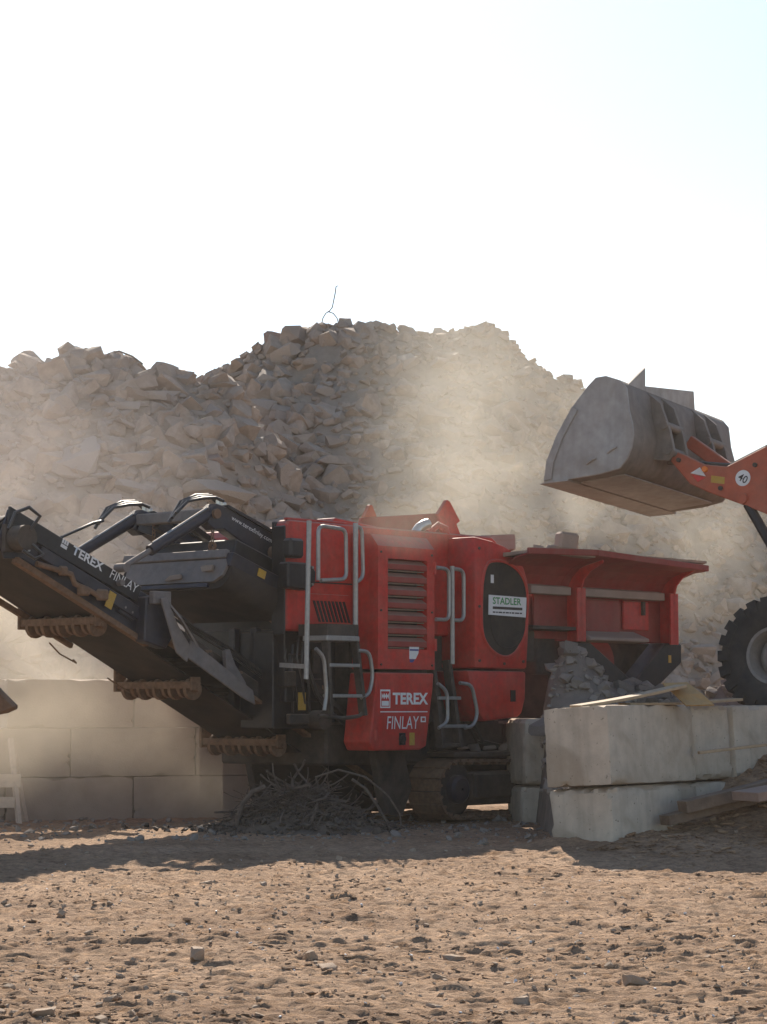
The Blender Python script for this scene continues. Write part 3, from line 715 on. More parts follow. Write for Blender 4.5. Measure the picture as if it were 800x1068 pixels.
# ---- discharge conveyor
def zr(u): return 0.24 - 0.48 * u               # return strand
CA = math.atan(.48)
for v in (-.88, -2.05):
    pl = part(MB().prism([(-5.71, 3.42), (-3.72, 2.58), (-3.57, 2.31), (-3.85, 2.11), (-5.52, 2.92), (-5.76, 2.91), (-5.82, 3.13)], v - .015, v + .015), 'head_side_plate', 'navy', bev=.006)
    s = 1 if v > -1.5 else -1
    part(MB().prism([(-5.72, 3.45), (-3.90, 2.69), (-3.97, 2.52), (-5.74, 3.25)], v + s * .016, v + s * .05), 'skirt_board', 'black', pl, bev=.006)
    part(MB().prism([(-5.30, 3.06), (-3.86, 2.44), (-3.90, 2.30), (-5.34, 2.94)], v + s * .016, v + s * .07), 'side_channel', 'navy', pl, bev=.01)
    part(MB().prism([(-5.62, 2.93), (-3.80, 2.10), (-3.82, 2.05), (-5.64, 2.87)], v - .02, v + .07 * s), 'bottom_flange', 'rust', pl)
    part(MB().prism([(-3.62, 2.40), (-.10, .73), (.1, .73), (.1, .52), (-.15, .52), (-3.62, 2.18)], v - .03, v + .03), 'lower_side_frame', 'grime', bev=.008)
    part(MB().prism([(-3.55, 2.16), (-.2, .56), (-.2, .52), (-3.55, 2.12)], v - .03, v + s * .09), 'lower_flange', 'rust')
    if s > 0:
        part(MB().box((-4.42, v + .07, 2.44), (-4.32, v + .078, 2.62), rot=Matrix.Rotation(R(24), 3, 'Y')), 'warning_label', 'yellow', pl)
        hb = part(MB().box((-4.22, v + .016, 2.36), (-3.98, v + .05, 2.50), rot=Matrix.Rotation(R(25), 3, 'Y')), 'bolt_plate', 'navy', pl, bev=.006)
        for a, b in ((-4.15, 2.46), (-4.05, 2.41)):
            part(MB().cyl((a, v + .05, b), (a, v + .07, b), .014, n=8), 'bolt', 'galv', hb)
        part(MB().cyl((-4.24, v + .05, 2.72), (-4.24, v + .12, 2.72), .035, n=14), 'pivot_pin', 'grey_steel', pl, smooth=True)
        lettering('TEREX', 'white', pl, (-4.90, -(v + .052), 3.005), (1, 0, -.42), (.42, 0, 1), .46, .095, bold=.03)
        lettering('FINLAY', 'white', pl, (-4.37, -(v + .052), 2.775), (1, 0, -.42), (.42, 0, 1), .42, .10, shear=.1)
        rz_ = Matrix.Rotation(R(23), 3, 'Y')
        em = MB()
        for (a, b, c, d) in ((0, 0, .09, .035), (0, .045, .025, .09), (.033, .045, .058, .09), (.066, .045, .09, .09)):
            em.prism([(-5.05 + q * .92 + w * .39, 3.07 - q * .39 + w * .92) for q, w in ((a, b), (c, b), (c, d), (a, d))], v + .0505, v + .052)
        part(em, 'maker_emblem', 'white', pl)['kind'] = 'stuff'
# belt: carrying strand, return strand and wrap round the head pulley
Lh, Lt = -5.66, 0.35
bp = [(Lt, zr(Lt) + .05)] + [(u, zr(u)) for u in np.linspace(-.2, -5.3, 14)] + arc(-5.60, zr(-5.6) + .22, .22, 235, 45, 8)[0:]
bp += [(u, zr(u) + .46) for u in np.linspace(-5.3, -.2, 14)] + [(Lt, zr(Lt) + .40)]
part(MB().sheet([[(a, -.95, b) for a, b in bp], [(a, -1.2, b) for a, b in bp], [(a, -1.75, b) for a, b in bp], [(a, -1.98, b) for a, b in bp]], .018), 'conveyor_belt', 'rubber', smooth=True)
part(MB().cyl((-5.60, -1.99, zr(-5.6) + .22), (-5.60, -.93, zr(-5.6) + .22), .195, n=24), 'head_pulley', 'grime', smooth=True)
hm = part(MB().cyl((-5.66, -.86, 3.12), (-5.66, -.62, 3.12), .13, n=18).box((-5.80, -.86, 2.98), (-5.52, -.80, 3.26)), 'drive_motor', 'grime', smooth=True)
part(MB().tube([(-5.62, -.62, 3.2), (-5.55, -.56, 3.34), (-5.70, -.55, 3.42), (-5.85, -.58, 3.36), (-5.9, -.62, 3.2)], .02, 8), 'motor_hose', 'hose', hm, smooth=True)
part(MB().tube([(-5.6, -.62, 3.05), (-5.5, -.56, 2.95), (-5.62, -.55, 2.9), (-5.75, -.58, 2.98)], .018, 8), 'motor_hose', 'hose', hm, smooth=True)
# rusty hoses and bits along the side channel
part(MB().tube([(-5.4, -.79, 2.87), (-5.15, -.77, 2.82), (-4.95, -.77, 2.78), (-4.9, -.77, 2.68), (-4.7, -.77, 2.62), (-4.55, -.77, 2.56)], .03, 8), 'dirt_caked_hose', 'rust', smooth=True)
part(MB().box((-4.86, -.80, 2.56), (-4.70, -.74, 2.66)).box((-4.60, -.80, 2.52), (-4.44, -.74, 2.64)).box((-5.12, -.8, 2.76), (-5.0, -.74, 2.86)), 'caked_dirt', 'rust', bev=.02)['kind'] = 'stuff'
# return idlers with beater discs
for u in (-4.50, -3.10, -1.75):
    z = zr(u)
    br = part(MB().box((u - .03, -2.12, z - .13), (u + .0, -.88, z - .05)).box((u - .05, -2.14, z - .16), (u + .12, -2.10, z + .1)).box((u - .02, -.90, z - .15), (u + .12, -.87, z + .0)), 'roller_bracket', 'rust', bev=.006)
    part(MB().cyl((u + .09, -2.1, z - .13), (u + .09, -.86, z - .13), .035, n=10), 'roller_shaft', 'rust', br, smooth=True)
    for k in range(9):
        v = -2.0 + k * .128
        rr_ = .10 if k % 2 else .125
        part(MB().cyl((u + .09, v - .024, z - .13), (u + .09, v + .024, z - .13), rr_, n=14), 'roller_disc', 'rust', br, smooth=True)
# carrying idlers seen in the gaps
for u in np.arange(-5.1, -.3, .8):
    part(MB().cyl((u, -1.95, zr(u) + .36), (u, -.95, zr(u) + .36), .055, n=10), 'carrying_roller', 'grime', smooth=True)
part(MB().tube([(-4.25, -1.95, 2.1), (-4.1, -1.95, 1.98), (-3.9, -1.9, 1.88), (-3.95, -1.9, 1.92)], .009, 6), 'hanging_cable', 'rust', smooth=True)
part(MB().tube([(-3.4, -1.95, 1.72), (-3.2, -1.95, 1.62), (-2.95, -1.9, 1.5), (-2.9, -1.9, 1.50)], .009, 6), 'hanging_cable', 'rust', smooth=True)
# folding hinge and magnet discharge chute on the near side
part(MB().prism([(-3.95, 2.58), (-3.60, 2.62), (-3.52, 2.2), (-3.66, 2.02), (-3.98, 2.1)], -.86, -.70), 'fold_hinge', 'navy', bev=.015)
part(MB().box((-3.92, -.70, 2.50), (-3.66, -.62, 2.64)), 'hinge_pin_housing', 'grey_steel', bev=.01)
part(MB().sheet([[(-3.72, -.62, 2.55), (-3.42, -.60, 2.20)], [(-3.62, -.50, 2.36), (-3.36, -.5, 2.05)]], .02), 'deflector_plate', 'grey_steel')
part(MB().prism([(-3.86, 2.56), (-3.77, 2.57), (-3.60, 2.28), (-3.42, 2.06), (-3.46, 1.88), (-3.62, 1.98)], -.60, -.575), 'chute_plate', 'grey_steel', bev=.006)
part(MB().prism([(-3.41, 2.12), (-2.46, 1.58), (-2.42, 1.42), (-2.62, 1.50), (-3.46, 1.93)], -.598, -.57), 'chute_plate', 'grey_steel', bev=.006)
part(MB().prism([(-2.75, 2.02), (-2.68, 2.04), (-2.60, 1.88), (-2.42, 1.66), (-2.42, 1.56), (-2.72, 1.75)], -.78, -.72), 'chute_plate', 'grey_steel', bev=.006)

# ---- folding gantry that carries the magnet
arm = [(-3.0, 3.42), (-2.97, 3.60), (-2.88, 3.66), (-2.70, 3.62), (-1.74, 3.28), (-1.69, 3.02), (-1.75, 2.79), (-1.86, 2.84), (-1.92, 2.98), (-2.76, 3.38), (-2.9, 3.36)]
for v in (-.82, -2.05):
    ga = part(MB().prism(arm, v - .08, v + .08), 'gantry_arm', 'navy', bev=.012)
    part(MB().prism([(-2.72, 3.65), (-1.72, 3.31), (-1.72, 3.275), (-2.72, 3.615)], v - .10, v + .11), 'arm_flange', 'black', ga)
    part(MB().cyl((-2.90, v - .12, 3.54), (-2.90, v + .12, 3.54), .055, n=14), 'pivot_pin', 'rust', ga, smooth=True)
    part(MB().box((-2.78, v - .05, 3.62), (-2.72, v + .0, 3.72)).box((-2.70, v - .05, 3.60), (-2.64, v + .0, 3.69)), 'hose_fitting', 'chrome', ga, bev=.01)
    cyl_ = part(MB().cyl((-3.82, v + .02, 3.085), (-2.95, v + .02, 3.53), .062, n=14), 'hydraulic_cylinder', 'navy', smooth=True)
    part(MB().cyl((-4.22, v + .02, 2.88), (-3.80, v + .02, 3.095), .032, n=12), 'piston_rod', 'grey_steel', cyl_, smooth=True)
    part(MB().cyl((-4.22, v - .06, 2.88), (-4.22, v + .10, 2.88), .05, n=12), 'rod_eye', 'grey_steel', cyl_, smooth=True)
    part(MB().tube([(-3.78, v + .02, 3.17), (-2.98, v + .02, 3.60)], .015, 6), 'feed_line', 'galv', cyl_, smooth=True)
    if v > -1.5:
        lettering('www.terexfinlay.com', 'white', ga, (-2.66, -(v + .082), 3.475), (1, 0, -.36), (.36, 0, 1), .68, .07)
        part(MB().lathe([(0, .01), (0, .075), (.04, .05), (.04, .01)], (-2.0, v + .08, 3.15), (0, 1, 0), 14).lathe([(0, .01), (0, .06), (.04, .05), (.04, .01)], (-1.87, v + .08, 3.13), (0, 1, 0), 14), 'rusty_boss', 'rust', ga, smooth=True)['kind'] = 'stuff'
        part(MB().box((-1.97, v + .082, 3.0), (-1.88, v + .088, 3.10)), 'warning_label', 'yellow', ga)
part(MB().box((-2.97, -2.0, 3.47), (-2.83, -.9, 3.60)), 'gantry_crossbeam', 'grey_steel', bev=.015)
for v, du in ((-.82, 0), (-2.05, 0)):
    for k, o in enumerate((0, .06, .12)):
        part(MB().tube([(-2.70, v - o, 3.70), (-2.82, v - o, 3.73 + .02 * k), (-3.02, v - o, 3.71 + .02 * k), (-3.25, v - o, 3.66), (-3.42, v - o, 3.52 - .05 * k)], .019, 8), 'hydraulic_hose', 'hose', smooth=True)
part(MB().tube([(-3.42, -2.03, 3.50), (-3.6, -2.0, 3.46), (-3.85, -2.0, 3.36), (-4.05, -2.0, 3.28), (-4.10, -2.0, 3.12)], .019, 8), 'hydraulic_hose', 'hose', smooth=True)
# frame behind the magnet
part(MB().box((-2.02, -2.0, 1.62), (-1.86, -.52, 2.28)).box((-1.66, -2.56, 2.2), (-1.56, -.52, 3.36)).box((-2.228, -.505, 2.2), (-2.203, -.315, 3.43)).box((-2.2, -.56, 2.25), (-1.57, -.505, 3.485)), 'bulkhead_and_bounce_shield', 'black', bev=.012)  # last box is an added plate blocking red bounce onto the gantry arm
part(MB().box((-2.28, -.32, 3.06), (-2.05, -.17, 3.28)), 'valve_block', 'black', bev=.03)
bb = part(MB().prism([(-2.33, 3.01), (-1.97, 3.01), (-1.87, 2.92), (-1.88, 2.78), (-1.99, 2.70), (-2.33, 2.72)], -.32, -.16), 'pivot_block', 'black', bev=.02)
for a, b in ((-2.04, 2.96), (-1.95, 2.96), (-2.04, 2.76), (-1.95, 2.77)):
    part(MB().cyl((a, -.16, b), (a, -.14, b), .015, n=8), 'bolt', 'galv', bb)
for v in (-.95, -1.3):
    part(MB().box((-2.10, v - .05, 1.3), (-2.0, v + .05, 2.3)), 'frame_post', 'navy', bev=.01)
part(MB().cyl((-1.42, -.70, 1.56), (-1.42, -.50, 1.56), .085, n=16), 'return_pulley', 'rust', smooth=True)
part(MB().beam((-1.75, -.5, 1.75), (-.35, -.5, .85), .06, .10, up=(0, 1, 0)).beam((-1.55, -.62, 1.35), (-.1, -.62, .62), .08, .06, up=(0, 1, 0)), 'support_strut', 'grime')
part(MB().tube([(-1.75, -.45, 2.05), (-1.72, -.42, 1.8), (-1.60, -.42, 1.55), (-1.35, -.42, 1.32), (-.95, -.42, 1.12), (-.5, -.42, .98)], .028, 8), 'hydraulic_hose', 'hose', smooth=True)

# ---- overband magnet hung above the conveyor
MA = math.atan(.35 / 1.05)
def mag(u, v, n):                                # along the slope, across, normal to the slope
    return (-3.0 + u * math.cos(MA) + n * math.sin(MA), v, 2.90 - u * math.sin(MA) + n * math.cos(MA))
def mag_prism(pts, a0, a1):
    b = MB(); A = [b.bm.verts.new(mag(a0, p[0], p[1])) for p in pts]; Bq = [b.bm.verts.new(mag(a1, p[0], p[1])) for p in pts]
    k = len(pts); b.bm.faces.new(A); b.bm.faces.new(Bq[::-1])
    for i in range(k): b.bm.faces.new((A[i], Bq[i], Bq[(i + 1) % k], A[(i + 1) % k]))
    return b
def stad(v0, v1, r, n=8): return [(v1 + r * math.cos(R(a)), r * math.sin(R(a))) for a in np.linspace(-90, 90, n + 1)] + [(v0 + r * math.cos(R(a)), r * math.sin(R(a))) for a in np.linspace(90, 270, n + 1)]
mg = part(mag_prism(stad(-2.0, -.62, .205), .04, 1.06), 'magnet_belt', 'rubber', smooth=True)
part(mag_prism([(-2.1, -.13), (-.62, -.13), (-.50, -.06), (-.46, .06), (-.50, .13), (-2.1, .13)], -.005, .035), 'magnet_skirt', 'grey_steel', mg)
part(mag_prism([(-2.2, .14), (-.5, .14), (-.5, .24), (-2.2, .24)], -.03, .03), 'magnet_frame', 'grey_steel', mg, bev=.008)
part(mag_prism([(-1.9, -.19), (-.70, -.19), (-.70, -.145), (-1.9, -.145)], -.004, .03), 'magnet_frame', 'navy', mg)
part(mag_prism([(-.62, .05), (-.43, .05), (-.41, .21), (-.62, .21)], .0, 1.12), 'bearing_plate', 'navy', mg, bev=.008)
part(mag_prism(stad(-.62, -.60, .24, 10), 1.06, 1.14), 'magnet_end_cheek', 'rust', mg, bev=.01)
part(mag_prism([(-.408, .09), (-.40, .09), (-.40, .18), (-.408, .18)], .42, .54), 'warning_label', 'yellow', mg)
part(mag_prism([(-1.95, .21), (-.64, .21), (-.64, .46), (-1.95, .46)], .20, .98), 'magnet_core', 'black', mg, bev=.02)
part(mag_prism([(-2.0, .22), (-.55, .22), (-.55, .32), (-2.0, .32)], .95, 1.06), 'magnet_frame', 'black', mg)
for (va, ua, n0) in ((-1.75, .02, .24), (-.78, .02, .24)):
    p = Vector(mag(ua, va, n0)); q = Vector((-2.90, va, 3.50)); ch = MB(); k = 9
    for i in range(k):
        a = p.lerp(q, i / k); b = p.lerp(q, (i + 1.15) / k); side = Vector((1, 0, 0)) if i % 2 else Vector((0, 1, 0)); m_ = a.lerp(b, .5)
        ch.tube([a, a.lerp(b, .2) + side * .018, a.lerp(b, .8) + side * .018, b, a.lerp(b, .8) - side * .018, a.lerp(b, .2) - side * .018], .007, 5, closed=True)
    part(ch, 'hanging_chain', 'rust')['kind'] = 'stuff'
    part(MB().lathe([(-.015, .03), (-.015, .055), (.015, .055), (.015, .03)], p + Vector((0, 0, .06)), (1, 0, 0), 12), 'shackle', 'rust', smooth=True)
# stones and a plastic scrap caught on the magnet skirt are loose things

# small fittings: hinges, bolts, hoses, rollers along the conveyor
for z in (2.05, 2.95):
    part(MB().cyl((-.135, .105, z), (-.135, .105, z + .14), .022, n=10), 'door_hinge', 'red', door, smooth=True)
for z in (1.02, 1.55):
    part(MB().cyl((-1.17, .10, z), (-1.17, .10, z + .12), .02, n=10), 'door_hinge', 'red', ld, smooth=True)
for u, z in ((.68, 1.95), (.68, 3.30), (1.52, 1.95), (.68, 2.6), (1.15, 1.92)):
    part(MB().cyl((u, .10, z), (u, .115, z), .018, n=8), 'bolt', 'grime', hood)
for u, z in ((-1.08, 1.88), (-1.08, 3.17), (-.19, 1.88), (-.19, 3.17), (-1.08, 2.5), (-.19, 2.5)):
    part(MB().cyl((u, .10, z), (u, .112, z), .014, n=8), 'bolt', 'grime', door)
for k in range(8):
    u = -5.45 + k * .24; z = 3.42 - (u + 5.71) * .422 - .30
    part(MB().cyl((u, -.865, z), (u, -.845, z), .016, n=8), 'bolt', 'galv')
for k in range(7):
    u = -3.4 + k * .48; z = .73 - (u + .1) * .4744 - .10
    part(MB().box((u - .05, -.85, z - .09), (u + .05, -.80, z + .06)), 'idler_bracket', 'rust', bev=.01)
    part(MB().cyl((u, -.80, z), (u, -.76, z), .03, n=10), 'idler_cap', 'grime', smooth=True)
for k, (dz, r_) in enumerate(((.06, .016), (.10, .013), (.13, .016))):
    part(MB().tube([(-3.7, -.80 + .02 * k, 2.42 + dz), (-3.2, -.80 + .02 * k, 2.20 + dz * .6), (-2.6, -.82, 1.93 + dz), (-2.0, -.8, 1.62 + dz), (-1.5, -.7, 1.45 + dz), (-1.1, -.6, 1.30 + dz), (-.9, -.55, 1.1)], r_, 6), 'hydraulic_hose', 'hose', smooth=True)
for k, (u, v, z) in enumerate(((-1.9, -.50, 2.1), (-1.85, -.46, 2.2), (-1.75, -.48, 2.16), (-1.95, -.55, 2.2))):
    part(MB().tube([(u, v, z), (u - .06, v + .03, z - .25), (u + .02 * k, v + .04, z - .5), (u + .1, v, z - .72 - .05 * k)], .014, 6), 'hydraulic_hose', 'hose', smooth=True)
part(MB().box((-2.05, -.50, 1.62), (-1.9, -.44, 1.80)).box((-1.62, -.50, 1.78), (-1.5, -.45, 2.05)).box((-2.02, -.5, 1.2), (-1.7, -.42, 1.32)), 'valve_bank', 'grime', bev=.012)['kind'] = 'stuff'
part(MB().cyl((-1.58, -.48, 1.25), (-1.58, -.30, 1.25), .11, n=18), 'filter_can', 'grime', smooth=True)
part(MB().cyl((-2.12, -2.0, 3.05), (-2.12, -.9, 3.05), .04, n=10), 'spreader_tube', 'navy', smooth=True)
part(MB().beam((-2.95, -1.95, 3.45), (-1.75, -1.0, 2.9), .06, .08), 'gantry_brace', 'navy')
for v in (-.30, -.20):
    part(MB().tube([(.9, v, 1.24), (1.1, v, .98), (1.6, v, .90), (2.2, v, .94), (2.6, v, 1.2)], .025, 7), 'hydraulic_hose', 'hose', smooth=True)
part(MB().box((.5, -.55, .88), (1.7, -.42, 1.24)).box((1.9, -.55, .92), (2.5, -.40, 1.20)), 'side_sill', 'grime', bev=.02)

part(MB().box((-2.34, -2.0, 3.05), (-2.2, -.9, 3.22)), 'gantry_crossbeam', 'navy', bev=.015)
part(MB().beam((-2.9, -1.2, 3.45), (-2.25, -1.2, 3.15), .07, .07).beam((-2.9, -1.7, 3.45), (-2.25, -1.7, 3.15), .07, .07), 'hanger_strut', 'black')['kind'] = 'stuff'
# ------------------------------------------------------------------ concrete block walls
def concrete_block(size, loc, rot, label, group='cast concrete blocks', mat='concrete', ch=.05, name='concrete_block'):
    """size along, across, up; loc = bottom centre"""
    a, b, c = size
    mb = MB().box((-a / 2, -b / 2, 0), (a / 2, b / 2, c))
    bmesh.ops.subdivide_edges(mb.bm, edges=mb.bm.edges, cuts=13, use_grid_fill=True)
    r = random.Random(int(loc[0] * 97 + loc[2] * 31))
    half = (a / 2, b / 2, c / 2)
    for v in mb.bm.verts:
        q = [v.co.x, v.co.y, v.co.z - c / 2]
        on = [i for i in range(3) if abs(abs(q[i]) - half[i]) < 1e-4]
        if len(on) >= 2:
            d = ch * r.uniform(.15, .5) + (r.uniform(.008, .028) if r.random() < .10 else 0)
            for i in on: q[i] -= math.copysign(d * (1.0 if len(on) == 2 else 1.3), q[i])
        else:
            for i in on: q[i] -= math.copysign(r.uniform(0, .004), q[i])
        v.co = Vector((q[0], q[1], q[2] + c / 2))
    o = mb.obj(name, mat, None, smooth=True, angle=28)
    o.location = loc; o.rotation_euler = rot
    return tag(o, label, 'concrete block', group)
wa = math.atan2(WL.y, WL.x)
tilt = R(-3.5)
def wall_block(t0, t1, z0, z1, q0, q1, label, rx=0.0, ch=.045):
    c = WC + WL * ((t0 + t1) / 2) + WNm * ((q0 + q1) / 2)
    return concrete_block((t1 - t0 - .01, q1 - q0, z1 - z0 - .015), (c.x, c.y, z0), (tilt + rx, 0, wa), label, ch=ch)
wall_block(0, 1.6, .615, 1.415, -.77, 0, 'upper end block of the right retaining wall with board lying on it', ch=.022)
wall_block(.04, 1.66, -.22, .615, -.74, .02, 'bottom end block of the right retaining wall standing in the dirt', ch=.07)
wall_block(1.63, 2.42, .62, 1.41, -.86, -.04, 'short half block second along the top course of the right wall', ch=.06)
wall_block(2.44, 4.05, .62, 1.41, -.86, -.02, 'last top course block of the right wall beside the loader wheel')
wall_block(1.69, 3.30, -.22, .615, -.82, -.02, 'bottom course block behind the leaning old timbers')
for k, (z0, z1, lab) in enumerate(((-.42, .46, 'lower block of the narrow stack beside the crusher track'), (.46, 1.27, 'upper block of the narrow stack under the rubble beside the crusher'))):
    concrete_block((.9, .9, z1 - z0 - .012), (2.03, 28.15, z0), (0, 0, R(8 + 4 * k)), lab, ch=.06)
# dusty block wall behind the conveyor
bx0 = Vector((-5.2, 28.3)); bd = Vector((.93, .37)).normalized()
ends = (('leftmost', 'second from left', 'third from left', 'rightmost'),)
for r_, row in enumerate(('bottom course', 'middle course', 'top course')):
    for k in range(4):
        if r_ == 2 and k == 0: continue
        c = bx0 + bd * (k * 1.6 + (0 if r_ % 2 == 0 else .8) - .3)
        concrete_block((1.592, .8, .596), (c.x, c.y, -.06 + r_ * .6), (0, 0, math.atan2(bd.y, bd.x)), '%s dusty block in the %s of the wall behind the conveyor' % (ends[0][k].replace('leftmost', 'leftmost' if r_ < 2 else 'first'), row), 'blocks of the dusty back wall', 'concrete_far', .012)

# boards and timbers lying on and against the wall
def plank(name, p0, p1, w, h, mat, label, cat='plank', up=(0, 0, 1), group=None, sag=0.0):
    p0, p1 = Vector(p0), Vector(p1); n = 6; mb = MB()
    d = (p1 - p0).normalized(); side = d.cross(Vector(up)).normalized(); u = side.cross(d)
    rings = []
    for i in range(n + 1):
        t = i / n; c = p0.lerp(p1, t) - u * sag * math.sin(math.pi * t)
        rings.append([mb.bm.verts.new(c + side * sx * w / 2 + u * sz * h / 2) for sx, sz in ((-1, -1), (1, -1), (1, 1), (-1, 1))])
    for i in range(n):
        for j in range(4): mb.bm.faces.new((rings[i][j], rings[i][(j + 1) % 4], rings[i + 1][(j + 1) % 4], rings[i + 1][j]))
    mb.bm.faces.new(rings[0]); mb.bm.faces.new(rings[-1][::-1])
    return tag(mb.obj(name, mat, bev=.004), label, cat, group)
plank('long_board', (1.92, 23.05, 1.40), (3.02, 23.45, 1.61), .30, .03, 'wood', 'long thin weathered board propped slanting on top of the block wall', sag=.015)
plank('short_board', (2.42, 23.2, 1.425), (3.05, 23.7, 1.432), .18, .025, 'wood', 'thin board lying flat on the wall top under the slanting board')
tag(MB().sheet([[(2.86, 23.62, 1.628), (2.98, 23.58, 1.63), (3.10, 23.55, 1.636)], [(2.97, 23.42, 1.50), (3.10, 23.38, 1.51), (3.22, 23.36, 1.52)], [(3.05, 23.26, 1.402), (3.18, 23.25, 1.405), (3.33, 23.26, 1.408)]], .018).obj('yellow_board', 'plywood'), 'small ochre plywood panel leaning off the end of the slanting board', 'board')
plank('short_board', (3.18, 23.85, 1.44), (3.75, 24.5, 1.475), .16, .03, 'wood', 'sunlit splintered board on the wall top beside the loader tyre')
plank('old_timber', (2.98, 23.12, .40), (4.7, 24.0, .80), .16, .12, 'old_wood', 'thick dirty timber leaning along the foot of the block wall', 'timber', sag=.02)
plank('old_timber', (2.80, 23.10, .27), (4.5, 24.1, .62), .16, .10, 'old_wood', 'lower dirty timber half buried under the thick one', 'timber')
plank('thin_lath', (3.22, 23.65, .93), (4.6, 24.3, 1.07), .04, .03, 'wood', 'thin pale lath resting across the second wall block', 'lath')
plank('fallen_slab', (3.55, 22.75, .52), (4.9, 23.3, .72), .5, .09, 'rock', 'flat slab of broken concrete lying on the soil bank under the timbers', 'slab')

# ------------------------------------------------------------------ rubble bank behind the wall
def bank_z(x, y):
    x = np.asarray(x, float); y = np.asarray(y, float)
    t = (x - WC.x) * WL.x + (y - WC.y) * WL.y; q = (x - WC.x) * WNm.x + (y - WC.y) * WNm.y
    u = (x - .618) * .669 + (y - 27.19) * .743; v = (x - .618) * .743 - (y - 27.19) * .669
    z = 1.47 + .40 * np.exp(-((x - 3.1) / .9) ** 2 - ((y - 28.9) / .8) ** 2) + .75 * np.exp(-((x - 2.3) / .42) ** 2 - ((y - 28.45) / .6) ** 2) + 2.3 * sstep(30.2, 33, y)
    z = z * sstep(-.1, -.5, q) * sstep(.05, .35, t) * sstep(.12, .32, v) * sstep(1.75, 2.0, x - .0 * y) * sstep(38, 34, y)
    z = z * (1 - .0) + .06 * fbm(x * 2, y * 2, 4, 71) * sstep(.2, .8, z)
    return z - .25
bank = tag(grid_mesh('rubble_bank', np.arange(1.6, 9.0, .07), np.arange(22.4, 37, .07), bank_z, 'bank_soil', smooth=False), kind='structure')
cnt = 0
while cnt < 170:
    y = rng.uniform(23.2, 31); x = rng.uniform(1.9, 5.0); z = float(bank_z(x, y))
    if z < .8 or not 545 < on_screen_x(x, y) < 815: continue
    s = rng.uniform(.07, .16) if rng.random() < .75 else rng.uniform(.14, .26)
    place_rock('rock', BANK_ROCK, (x, y, z + s * .2), s, bank); cnt += 1
items = []
while len(items) < 1500:
    y = rng.uniform(23.2, 33); x = rng.uniform(1.8, 6.2); z = float(bank_z(x, y))
    if z < .4: continue
    s = min(.10, .025 + rng.expovariate(1 / .03)); items.append((x, y, z + s * .3, s))
rubble_mesh('crushed_rubble', items, 'bank_rock', bank)

# chunks lying on the hopper
def hopper_pt(u, v, z): return CR.matrix_basis @ Vector((u, -v, z))
def loose(name, u, v, z, sx, sy, sz, rz, k, label, mesh=None, mat=None, cat='rubble'):
    o = bpy.data.objects.new(name, (mesh or ROCK)[k]); COL.objects.link(o); o.location = hopper_pt(u, v, z); o.scale = (sx, sy, sz); o.rotation_euler = (0, 0.06, rz)
    return tag(o, label, cat)
mb = MB().box((-.13, -.10, -.11), (.13, .10, .11)); bo = mb.obj('masonry_chunk', 'rock', bev=.03); bo.location = hopper_pt(2.15, .30, 3.45); bo.rotation_euler = (.05, .1, R(20))
tag(bo, 'squarish chunk of masonry perched on the hopper rim', 'rubble')
loose('rubble_piece', 1.85, .28, 3.36, .10, .09, .08, .4, 3, 'small broken piece left of the masonry chunk on the hopper rim')
loose('rubble_piece', 1.60, .28, 3.33, .09, .08, .06, 1.4, 5, 'flat crumb of rubble at the front end of the hopper rim')
sl = MB().box((-.62, -.22, -.10), (.62, .22, .10)).box((-.58, -.224, .02), (.60, -.21, .05)).obj('concrete_beam', 'concrete_far', bev=.02)
sl.location = hopper_pt(2.35, -1.5, 3.50); sl.rotation_euler = (0, R(-3), R(5)); tag(sl, 'grey concrete beam lying in the hopper behind the rear hood', 'concrete beam')
o = loose('rubble_piece', -3.02, -.72, 2.93, .10, .05, .09, R(48) + 1.57, 7, 'pale broken lump caught on the right end of the magnet skirt')
o = loose('rubble_piece', -3.03, -1.25, 2.84, .14, .05, .07, R(48) + 1.57, 9, 'flat pale fragment stuck to the front of the hanging magnet')

for k in range(7):
    loose('rubble_piece', .75 + k * .27 + rng.uniform(-.08, .08), -.22 + rng.uniform(-.1, .1), .90, rng.uniform(.06, .11), rng.uniform(.05, .09), rng.uniform(.04, .07), rng.uniform(0, 6), rng.randrange(20), 'small rubble piece lying on top of the near crawler track')['group'] = 'rubble lying on the near track'
# ------------------------------------------------------------------ heap of scrap wire under the conveyor
hc = Vector((-.95, 25.9))
def heap_z(x, y):
    d = ((np.asarray(x) - hc.x) / .85) ** 2 + ((np.asarray(y) - hc.y) / .65) ** 2
    return .42 * np.exp(-d * 1.0) - .06 + .05 * fbm(np.asarray(x) * 5, np.asarray(y) * 5, 3, 81)
hb = grid_mesh('debris_heap', np.arange(-2.7, .9, .06), np.arange(24.9, 27.1, .06), heap_z, 'grime', smooth=False)
tag(hb, 'low heap of fine debris under the scrap wire below the conveyor', 'debris heap', kind='stuff')
wires = MB()
for k in range(800):
    a = rng.uniform(0, 6.28); rr = abs(rng.gauss(0, .42)); x = hc.x + rr * math.cos(a) * 1.25; y = hc.y + rr * math.sin(a) * .8
    z = max(0, float(heap_z(x, y))) + rng.uniform(0, .14) * math.exp(-rr * 2); L = rng.uniform(.15, .6); h = rng.uniform(0, 6.28); el = rng.gauss(0, .22)
    pts = []; p = Vector((x, y, z)); bend = rng.gauss(0, .8); bv = rng.gauss(-.15, .3)
    for i in range(6):
        pts.append(p.copy()); h += bend * .5; el += bv * .4
        p = p + Vector((math.cos(h) * math.cos(el), math.sin(h) * math.cos(el), math.sin(el))) * L / 5
        p.z = max(p.z, float(heap_z(p.x, p.y)) + .01)
    wires.tube(pts, rng.choice([.004, .005, .006, .009, .014]), 4)
